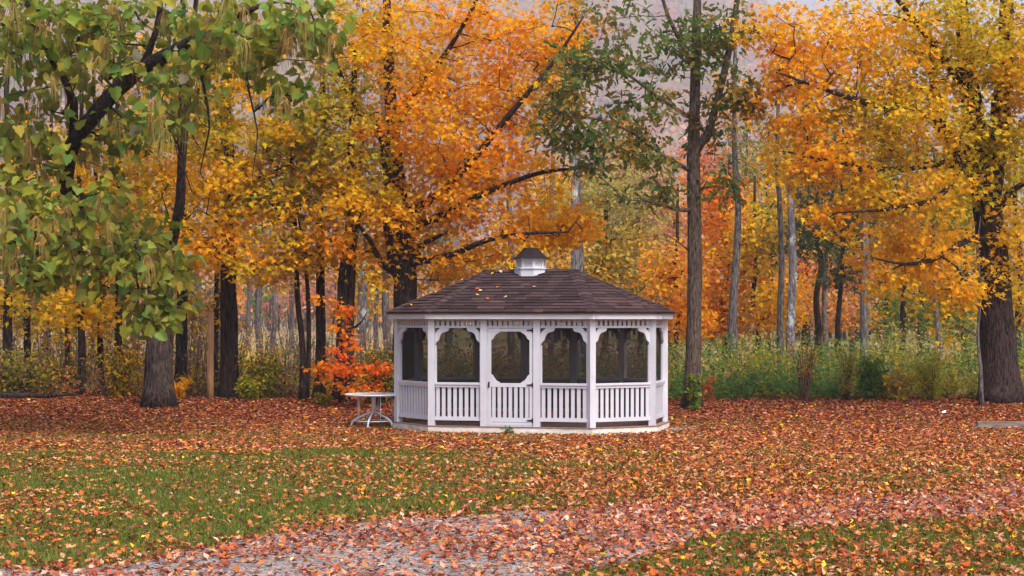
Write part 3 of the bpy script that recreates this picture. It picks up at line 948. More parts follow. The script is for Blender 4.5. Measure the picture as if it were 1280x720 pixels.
# ------------------------------------------------------------------ the big trees
def pth(*q): return [at(*p) for p in q]
def base_at(px, Y):
    X = (px - CX) / F * Y
    return np.array([X, Y, float(gz(X, Y)) - .05])
def row(px, Y):
    return HY + (H - float(gz((px - CX) / F * Y, Y))) * F / Y

# 1. broad orange maple behind the gazebo
Y0 = 44.0; b0 = base_at(506, Y0)
make_tree("maple_tree", "large orange maple with forked trunk rising behind the gazebo's left end", 11, b0,
    [b0] + pth((506, 430, Y0), (507, 370, Y0), (504, 300, Y0), (496, 220, 44.1), (488, 120, 44.3), (484, 20, 44.5), (482, -60, 44.6)),
    [.34, .31, .30, .27, .2, .15, .11, .07],
    [(pth((504, 355, Y0), (492, 320, 43.8), (486, 270, 43.6), (484, 215, 43.4), (470, 140, 43)), [.19, .17, .15, .12, .06]),
     (pth((508, 350, Y0), (522, 312, 43.8), (535, 302, 43.6), (560, 290, 43.2)), [.14, .11, .07, .03]),
     (pth((500, 345, Y0), (478, 330, 43.7), (462, 300, 43.2), (440, 270, 42.5)), [.10, .08, .06, .03]),
     (pth((503, 270, Y0), (545, 245, 43.6), (590, 200, 43.2), (640, 140, 42.8), (690, 80, 42.4), (730, 20, 42)), [.13, .1, .09, .07, .05, .02]),
     (pth((503, 290, Y0), (560, 265, 43.2), (620, 235, 42.6), (680, 215, 42), (740, 210, 41.6)), [.11, .09, .07, .05, .02]),
     (pth((505, 330, Y0), (560, 320, 43), (610, 300, 42), (660, 292, 41.4), (710, 290, 41)), [.10, .08, .06, .04, .02]),
     (pth((494, 190, 44.1), (450, 140, 43.6), (420, 80, 43.2), (400, 10, 43)), [.11, .08, .06, .03]),
     (pth((490, 150, 44.2), (540, 90, 43.7), (580, 30, 43.4), (610, -30, 43)), [.1, .07, .05, .03])],
    [(560, 60, 44.1, 130, 85, 2.6, 127, {"orange": 3, "gold": 1}), (640, 110, 43.7, 80, 90, 1.8, 80, {"orange": 3, "gold": 1.2}),
     (470, 60, 44.1, 95, 80, 2.2, 90, {"gold": 2, "orange": 1.2, "goldgreen": 1.4, "yellowgreen": .4}), (545, 170, 43.7, 95, 70, 2.2, 93, {"orange": 3, "gold": 1}),
     (440, 180, 43.7, 85, 75, 2.0, 77, {"goldgreen": 2, "gold": 1.4, "yellowgreen": 1.8}), (620, 220, 43.1, 100, 55, 1.8, 72, {"orange": 3.4, "gold": 1}),
     (540, 265, 43.7, 85, 45, 1.8, 59, {"orange": 2, "gold": 2}), (660, 285, 42.5, 80, 32, 1.3, 38, {"orange": 2.4, "gold": 1.2}),
     (720, 278, 42.1, 36, 22, .8, 14, {"orange": 2, "gold": 2}), (590, 320, 43.3, 60, 28, 1.2, 22, {"orange": 2, "gold": 2}),
     (455, 255, 43.5, 65, 45, 1.5, 39, {"gold": 3, "goldgreen": 1}), (470, 330, 44.1, 45, 35, 1.0, 19, {"gold": 2, "orange": 1}),
     (690, 40, 43.3, 45, 45, 1.2, 26, {"orange": 2, "gold": 1}), (545, 345, 44.7, 45, 20, .8, 11, {"orange": 2, "gold": 1})],
    M_BARK_MAPLE, size=.13, per=30, rad=.47, sides=14, twigmat=M_BARK_DARK, twig_r=.006)

# 2. massive maple at the right
Y0 = 43.2; b0 = base_at(1251, Y0)
make_tree("maple_tree", "massive dark-trunked maple with golden leaves at the right edge of the lawn", 12, b0,
    [b0] + pth((1250, 470, Y0), (1246, 420, Y0), (1242, 330, Y0), (1234, 260, Y0), (1224, 190, Y0), (1214, 130, Y0), (1206, 60, Y0), (1198, -50, Y0)),
    [.52, .48, .44, .39, .35, .31, .26, .2, .12],
    [(pth((1236, 250, Y0), (1246, 190, 43.1), (1252, 130, 43), (1256, 50, 43), (1262, -60, 43)), [.28, .26, .24, .2, .12]),
     (pth((1236, 235, Y0), (1205, 200, 42.8), (1180, 160, 42.5), (1168, 110, 42.2), (1155, 30, 42)), [.22, .17, .13, .1, .05]),
     (pth((1226, 205, Y0), (1175, 205, 42.2), (1110, 212, 41.4), (1040, 202, 40.8), (985, 190, 40.4)), [.13, .10, .07, .05, .02]),
     (pth((1190, 170, 42.5), (1145, 138, 41.8), (1090, 130, 41), (1040, 115, 40.5), (970, 90, 40)), [.13, .1, .08, .05, .02]),
     (pth((1212, 120, Y0), (1170, 60, 42.6), (1130, 10, 42), (1090, -40, 41.6)), [.12, .09, .06, .04]),
     (pth((1242, 300, Y0), (1210, 300, 42), (1165, 325, 41.2), (1130, 330, 40.8), (1090, 322, 40.4)), [.10, .075, .06, .04, .015]),
     (pth((1240, 280, Y0), (1262, 240, 42.6), (1300, 220, 42), (1340, 190, 41.5)), [.1, .08, .06, .03]),
     (pth((1220, 170, Y0), (1180, 240, 41.6), (1120, 260, 40.6), (1060, 265, 40)), [.08, .07, .05, .02])],
    [(1190, 60, 42.7, 110, 75, 2.4, 156, {"goldgreen": 3, "gold": 1, "yellowgreen": 1}), (1060, 60, 41.7, 105, 65, 2.0, 98, {"gold": 2, "orange": 1, "goldgreen": .6}),
     (1000, 110, 41.1, 60, 60, 1.4, 45, {"gold": 1.5, "orange": 1.3}), (1120, 150, 41.7, 110, 60, 2.0, 113, {"goldgreen": 2, "gold": 1.6, "yellowgreen": .4}),
     (1020, 200, 41.0, 75, 40, 1.4, 46, {"gold": 2, "orange": 1}), (1230, 190, 42.5, 75, 80, 1.6, 76, {"goldgreen": 2, "yellowgreen": .8, "gold": 1}),
     (1120, 235, 41.3, 95, 40, 1.4, 57, {"gold": 2, "goldgreen": 1}), (1140, 310, 41.5, 75, 38, 1.2, 42, {"gold": 3, "orange": .8}),
     (1190, 360, 41.9, 45, 28, .9, 20, {"gold": 3}), (1115, 355, 41.3, 32, 22, .7, 9, {"gold": 2, "orange": 1}), (1265, 285, 42.7, 45, 40, 1.0, 20, {"goldgreen": 1, "gold": 1}),
     (1285, 90, 42.7, 60, 80, 1.5, 62, {"gold": 1, "goldgreen": 1, "orange": .6}), (960, 40, 40.9, 40, 40, 1.0, 17, {"orange": 1, "gold": 1}),
     (1262, 345, 42.9, 32, 26, .7, 8, {"goldgreen": 1, "gold": 1}), (1050, 275, 40.9, 50, 25, .9, 13, {"gold": 1.5, "orange": 1})],
    M_BARK_MAPLE, size=.13, per=30, rad=.47, sides=18, flare=.25, twigmat=M_BARK_DARK, twig_r=.006, rough=.1)

# 3. slim oak right of the gazebo
Y0 = 42.0; b0 = base_at(866, Y0)
make_tree("oak_tree", "slim straight oak with green leaves standing right of the gazebo", 13, b0,
    [b0] + pth((866, 460, Y0), (868, 380, Y0), (868, 280, Y0), (867, 200, Y0), (869, 100, Y0), (871, 20, Y0), (873, -50, Y0)),
    [.20, .185, .18, .17, .16, .12, .10, .08],
    [(pth((868, 190, Y0), (885, 165, 41.8), (898, 120, 41.6), (912, 60, 41.4), (925, -20, 41.2)), [.12, .10, .09, .08, .06]),
     (pth((868, 90, Y0), (850, 50, 41.7), (835, 20, 41.5), (820, -30, 41.3)), [.07, .055, .045, .03]),
     (pth((867, 215, Y0), (830, 195, 41.5), (790, 165, 41), (750, 150, 40.6), (700, 140, 40.2)), [.055, .045, .035, .025, .01]),
     (pth((868, 150, Y0), (820, 120, 41.4), (780, 90, 40.8), (740, 75, 40.4)), [.05, .04, .03, .012]),
     (pth((867, 262, Y0), (845, 262, 41.6), (815, 252, 41.2), (780, 250, 40.8)), [.06, .04, .025, .01]),
     (pth((868, 320, Y0), (845, 300, 41.7), (825, 292, 41.5)), [.025, .015, .008]),
     (pth((869, 240, Y0), (890, 232, 41.6), (915, 240, 41.2)), [.03, .02, .01])],
    [(745, 75, 41.0, 60, 32, 1.0, 36, "oak"), (700, 120, 40.8, 45, 35, .9, 22, "oak"), (740, 165, 40.9, 60, 24, 1.0, 29, "oak"),
     (800, 130, 41.4, 45, 40, 1.0, 25, "oak"), (690, 170, 40.6, 28, 14, .6, 8, "oak"), (800, 190, 41.4, 45, 22, .8, 20, "oak"), (835, 60, 41.8, 40, 45, 1.0, 20, "oak"),
     (895, 40, 41.8, 45, 45, 1.2, 36, "oak"), (905, 110, 41.8, 35, 35, .9, 17, "oak"), (820, 240, 41.6, 38, 20, .7, 11, "oak"), (735, 205, 40.9, 26, 12, .6, 6, "oak"),
     (895, 235, 41.8, 28, 25, .7, 8, "oak"), (880, 160, 42.0, 30, 25, .7, 10, "oak"), (770, 20, 41.4, 60, 22, .8, 8, "oak"), (930, 130, 41.4, 25, 35, .7, 8, {"oak": 1, "orange": .3})],
    M_BARK_OAK, tpl=LEAF_OAK, size=.19, per=15, rad=.34, sides=12, flare=.5, twig_r=.006, updir=.5)

# 4. dark maple beside the wooden post, and the thin dark trunks left of the gazebo
def slim(name, label, seed, px, Y, wpx, top, lean, bark, blobs, group=None, limbs=(), size=.14, per=28, rad=.45, tpl=LEAF_MAPLE, wob=2.0, **k):
    b = base_at(px, Y); rs = np.random.RandomState(seed)
    by = row(px, Y)
    r0 = wpx / 2 * Y / F
    n = 6
    tr = [b] + [at(px + lean * (i / n) + wob * rs.randn(), by + (top - by) * i / n, Y) for i in range(1, n + 1)]
    rr = [r0 * (1.05 - .62 * i / n) for i in range(n + 1)]
    return make_tree(name, label, seed, b, tr, rr, limbs, blobs, bark, tpl=tpl, size=size, per=per, rad=rad, group=group, sides=10, **k)

GRP = "slim dark trunks at the wood edge"
slim("maple_tree", "thick straight dark trunk right of the wooden post with gold leaves above", 21, 287, 44.6, 23, -40, -4, M_BARK_DARK,
     [(270, 150, 43.6, 100, 75, 1.8, 78, {"goldgreen": 2, "gold": 1, "yellowgreen": 1}), (300, 235, 43.2, 100, 55, 1.6, 70, {"gold": 2, "goldgreen": 1.4, "orange": .6}),
      (250, 300, 43, 80, 36, 1.3, 44, {"gold": 2.4, "orange": 1}), (330, 330, 43, 60, 24, 1.0, 22, {"gold": 2, "goldgreen": 1}), (290, 60, 44, 90, 70, 1.8, 50, {"goldgreen": 1, "gold": 1})],
     limbs=[(pth((285, 330, 44.6), (260, 300, 43.8), (225, 280, 43.2)), [.06, .04, .02]), (pth((285, 260, 44.6), (320, 225, 43.8), (365, 205, 43)), [.07, .05, .02])], group=GRP)
slim("maple_tree", "leaning pair-stemmed dark maple just left of the gazebo", 22, 424, 43.6, 15, 60, 22, M_BARK_DARK,
     [(430, 250, 43, 55, 50, 1.2, 34, {"gold": 2, "goldgreen": 1}), (420, 310, 42.8, 36, 22, .8, 11, {"gold": 1, "orange": 1}), (400, 120, 43, 60, 50, 1.3, 28, {"yellowgreen": 1, "goldgreen": 1})],
     limbs=[(pth((436, 500, 43.5), (437, 440, 43.6), (439, 360, 43.7), (446, 260, 43.8), (455, 150, 44)), [.12, .11, .10, .08, .04]), (pth((440, 412, 43.7), (452, 402, 43.6), (459, 390, 43.5)), [.035, .025, .012])], group=GRP)
slim("maple_tree", "straight dark trunk between the thin pair and the leaning maple", 23, 399, 44.4, 13, 40, 4, M_BARK_DARK,
     [(385, 190, 43.6, 60, 60, 1.4, 46, {"yellowgreen": 2, "goldgreen": 2, "gold": 1}), (360, 300, 43.4, 50, 22, .9, 15, {"goldgreen": 1, "gold": 1}), (400, 320, 43.4, 36, 20, .7, 10, {"gold": 1, "goldgreen": 1})], group=GRP)
slim("maple_tree", "thin dark sapling trunk with yellow-green leaves, nearest the shrub", 24, 378, 43.8, 8, 120, -14, M_BARK_DARK,
     [(345, 245, 43.4, 60, 25, 1.0, 28, {"yellowgreen": 2, "green": .6, "goldgreen": 1}), (355, 170, 43.6, 50, 35, 1.0, 26, {"yellowgreen": 1, "gold": 1})],
     limbs=[(pth((383, 500, 43.9), (386, 430, 43.9), (384, 350, 43.9), (372, 260, 43.9)), [.07, .06, .05, .03])], group=GRP)
slim("maple_tree", "dark trunk rising behind the broad-leaved catalpa", 25, 226, 47, 15, -20, 4, M_BARK_DARK,
     [(220, 190, 46, 85, 70, 1.6, 50, {"gold": 2, "goldgreen": 1, "orange": .6}), (225, 310, 46, 60, 45, 1.3, 30, {"gold": 1.4, "goldgreen": 1}), (170, 100, 46, 110, 90, 1.6, 50, {"goldgreen": 1, "gold": 1, "yellowgreen": .6})], group=GRP)
for k, (px, Y, wp, pal, lb) in enumerate([
        (10, 46.5, 13, {"goldgreen": 1, "gold": 1}, "dark trunk at the far left edge of the picture"),
        (35, 49, 9, {"dull": 1, "gold": 1}, "dim dark trunk second from the left edge"),
        (83, 50, 7, {"gold": 1, "dull": .5}, "thin dark trunk above the end of the fallen branch"),
        (102, 46, 10, {"gold": 1, "goldgreen": 1}, "dark trunk at the tip of the fallen branch"),
        (128, 47.5, 8, {"gold": 1, "orange": .5}, "thin dark trunk leaning slightly, left of the catalpa trunk"),
        (147, 46.5, 11, {"goldgreen": 1, "gold": .6}, "dark trunk nearest the catalpa trunk on its left"),
        (268, 48, 8, {"russet": 1, "gold": 1}, "purplish thin trunk between the wooden post and the thick dark trunk")]):
    slim("woodland_tree", lb, 40 + k, px, Y, wp, 60 + 20 * (k % 3), [2, -3, 3, -2, -8, 4, 3][k], M_BARK_DARK,
         [(px + 10, 230, Y, 70, 90, 1.6, 34, pal), (px - 10, 380, Y, 45, 36, 1.0, 15, pal)], group="dark trunks behind the catalpa", size=.16, per=22, rad=.5)

# 5. catalpa: broad leaves and hanging pods at the left
rs = np.random.RandomState(31)
Y0 = 42.2; b0 = base_at(199, Y0)
cat = empty("catalpa_tree", tuple(b0))
tag(cat, "catalpa with broad drooping green leaves and hanging pods at the left", "tree")
limbs = [
    (pth((200, 350, 42.0), (170, 300, 40.5), (120, 265, 38.5), (85, 235, 37), (92, 180, 36), (130, 128, 35.4), (175, 88, 35), (215, 66, 34.6), (265, 36, 34), (330, 5, 33.6)), [.2, .19, .18, .17, .165, .16, .15, .13, .08, .04]),
    (pth((202, 340, 42), (222, 270, 41.2), (230, 170, 40.5), (240, 60, 40), (250, -60, 40)), [.15, .12, .09, .07, .04]),
    (pth((120, 265, 38.5), (70, 300, 36.5), (20, 330, 35), (-50, 345, 34)), [.12, .09, .07, .03]),
    (pth((90, 200, 36.2), (92, 130, 35.4), (72, 85, 35), (52, 55, 34.6), (30, -10, 34)), [.1, .085, .075, .06, .04]),
    (pth((170, 300, 40.5), (180, 330, 38), (195, 350, 36), (205, 365, 34.8)), [.08, .06, .04, .02]),
    (pth((175, 88, 35), (195, 40, 34.8), (205, -30, 34.4)), [.08, .06, .04]),
    (pth((222, 62, 34.6), (226, 120, 34.2), (222, 180, 34), (240, 240, 33.8)), [.04, .03, .02, .01]),
    (pth((240, 50, 34.3), (255, 110, 34), (262, 160, 33.8), (250, 215, 33.6), (262, 230, 33.6)), [.035, .028, .02, .014, .006]),
    (pth((300, 18, 33.8), (310, 110, 33.6), (322, 165, 33.4), (315, 220, 33.3)), [.03, .02, .014, .006]),
]
mb, p, r = limb_mesh([q - b0 for q in [b0] + pth((199, 460, Y0), (200, 400, Y0), (202, 345, Y0), (204, 310, 42))], [.34, .33, .32, .29, .2], 16, rs, .02, .14, .5)
mb.build("trunk", M_BARK_CATALPA, cat, True)
nodes = list(p[len(p) // 2:])
for lp, lr in limbs:
    mb, p, r = limb_mesh([q - b0 for q in lp], lr, 10, rs, .08, .16)
    mb.build("limb", M_BARK_DARK, cat, True); nodes += list(p[1:])
cb = [(60, 60, 35.6, 110, 75, 2.2, 66, 0), (190, 50, 35.4, 110, 65, 2.0, 66, 0), (310, 45, 33.6, 95, 55, 1.5, 50, 0), (390, 35, 33.2, 45, 40, 1.0, 17, 0),
      (40, 180, 35.6, 85, 70, 1.8, 50, 0), (160, 170, 36.4, 70, 55, 1.3, 20, 0), (30, 270, 34.4, 80, 50, 1.6, 42, 0), (140, 280, 35.4, 75, 50, 1.4, 36, 0),
      (185, 330, 34.6, 50, 40, 1.0, 26, 0), (200, 388, 34.6, 38, 36, .8, 26, 0), (125, 335, 34.8, 50, 36, 1.0, 18, 0), (60, 335, 34.4, 62, 30, 1.0, 15, 0), (20, 355, 34.2, 30, 22, .9, 4, 0),
      (345, 115, 33.4, 40, 25, .7, 9, 0), (20, 20, 34, 70, 60, 1.5, 24, 0), (225, 140, 34, 50, 40, 1.0, 12, 0)]
C, I = blob_points(rs, cb); C = C - b0
arr, ch, wgt, n0 = grow(rs, nodes, C)
twig_mesh(arr, ch, wgt, n0, .009, .45).build("branches", M_BARK_DARK, cat, True)["kind"] = "stuff"
per = 8
idx = np.repeat(np.arange(len(C)), per); m = len(idx)
a = rs.rand(m) * 2 * math.pi; rr = .38 * np.sqrt(rs.rand(m))
pos = C[idx] + np.stack([np.cos(a) * rr, np.sin(a) * rr, .14 * rs.randn(m)], 1)
outd = np.stack([np.cos(a), np.sin(a), np.zeros(m)], 1)
nrm = outd * .4 + rs.randn(m, 3) * .75 + [0, -.1, .6]
tip = outd * .6 + rs.randn(m, 3) * .5 + [0, 0, -.55]
sz = .215 * (.5 + .85 * rs.rand(m))
col = .4 * pick(rs, "catalpa", len(C), .1)[idx] + .6 * pick(rs, "catalpa", m, .2)
vi = rs.rand(m); col[vi < .012] = np.array([.38, .36, .25]) * (1 + .15 * rs.randn((vi < .012).sum(), 1))
keep = np.ones(m, bool)
# the 300 leaves that show largest stand alone
wp = pos + b0
inview = (np.abs(wp[:, 0] / wp[:, 1]) < .3) & (wp[:, 2] - H < wp[:, 1] * .185)
score = sz / wp[:, 1] * (1 + .5 * np.abs(nrm[:, 1]) / np.linalg.norm(nrm, axis=1)) + (wp[:, 1] < 34.4) * .003
score[~inview] = -1
top = np.argsort(-score)[:300]
keep[top] = False
leaves("crown", LEAF_BROAD, pos[keep], nrm[keep], tip[keep], sz[keep], col[keep], M_BIGLEAF, cat)["kind"] = "stuff"
for i in top:
    V_, FF_, SZ_, k_ = leaf_arrays(LEAF_BROAD, np.zeros((1, 3)), nrm[i:i + 1], tip[i:i + 1], sz[i:i + 1])
    o = link("leaf", fast_mesh("leaf", V_, FF_, SZ_, np.repeat(col[i:i + 1], k_, axis=0), M_BIGLEAF), cat)
    o.location = tuple(pos[i])
# bunches of hanging pods
M_POD, nt, b = newmat("dry_pod")
oi = nt.nodes.new("ShaderNodeObjectInfo")
nt.links.new(ramp(nt, oi.outputs["Random"], [(0, (.24, .11, .05)), (.5, (.33, .19, .06)), (1, (.26, .24, .06))]), b.inputs["Base Color"]); b.inputs["Roughness"].default_value = .6
podm = []
for v in range(5):
    mb = MB()
    for k in range(18):
        t = rs.rand() * 6.28; rr = .03 + .10 * rs.rand(); L = .26 + .34 * rs.rand()
        x0, y0 = math.cos(t) * rr, math.sin(t) * rr
        mb.tube([(0, 0, .04), (x0 * .8, y0 * .8, -.03), (x0 * 1.3, y0 * 1.3, -.4 * L), (x0 * 1.45 + .02 * rs.randn(), y0 * 1.45, -L)], [.0045, .0035, .004, .002], 4, False)
    podm.append(mb.mesh("pod_bunch", M_POD))
for k, i in enumerate(rs.choice(np.where(C[:, 2] + b0[2] > H + (HY - 330) / F * 34.5)[0], 200, replace=False)):
    o = link("pod_bunch", podm[k % 5], cat)
    o.location = tuple(C[i] + [0.1 * rs.randn(), -.15 - .15 * rs.rand(), -.05]); o.rotation_euler = (.15 * rs.randn(), .15 * rs.randn(), rs.rand() * 6)
    s = .8 + .5 * rs.rand(); o.scale = (s, s, s)

# 6. fiery sapling beside the leaning maple
Y0 = 42.6; b0 = base_at(425, Y0)
make_tree("maple_sapling", "fiery red-orange young maple beside the patio table", 61, b0, [b0] + pth((424, 470, Y0), (428, 430, 42.5), (424, 385, 42.4)), [.03, .025, .02, .01],
    [(pth((424, 475, Y0), (440, 460, 42.3), (470, 452, 41.9)), [.018, .012, .005]), (pth((424, 465, Y0), (405, 455, 42.2), (395, 450, 42)), [.015, .01, .005])],
    [(428, 400, 42.3, 22, 24, .6, 9, {"red": 1, "orange": .7}), (430, 432, 42.2, 26, 12, .6, 6, "red"), (446, 458, 42.0, 44, 9, .7, 15, "red"), (402, 462, 42.0, 18, 16, .5, 7, {"red": 1, "orange": .6}),
     (446, 482, 41.9, 36, 9, .6, 11, {"red": 1, "orange": .6}), (478, 462, 41.8, 14, 7, .4, 5, "red"), (414, 380, 42.3, 16, 14, .5, 4, {"red": 1, "orange": 1})],
    M_BARK_DARK, size=.12, per=15, rad=.26, sides=8, twig_r=.004)

# 7. grey sapling in front of the big maple
Y0 = 42.2; b0 = base_at(1227, Y0)
make_tree("bare_sapling", "thin pale sapling with one bare side branch before the big maple trunk", 62, b0,
    [b0] + pth((1226, 460, Y0), (1222, 420, Y0), (1226, 360, Y0), (1222, 310, Y0), (1226, 270, Y0)), [.05, .042, .036, .03, .022, .01],
    [(pth((1222, 420, Y0), (1208, 412, 41.9), (1198, 402, 41.8), (1190, 394, 41.7)), [.028, .022, .016, .006])],
    [(1180, 412, 41.6, 36, 14, .5, 5, "goldgreen"), (1225, 330, 41.9, 25, 20, .5, 5, {"gold": 1, "goldgreen": 1})], M_BARK_GREY, size=.12, per=12, rad=.3, sides=8)

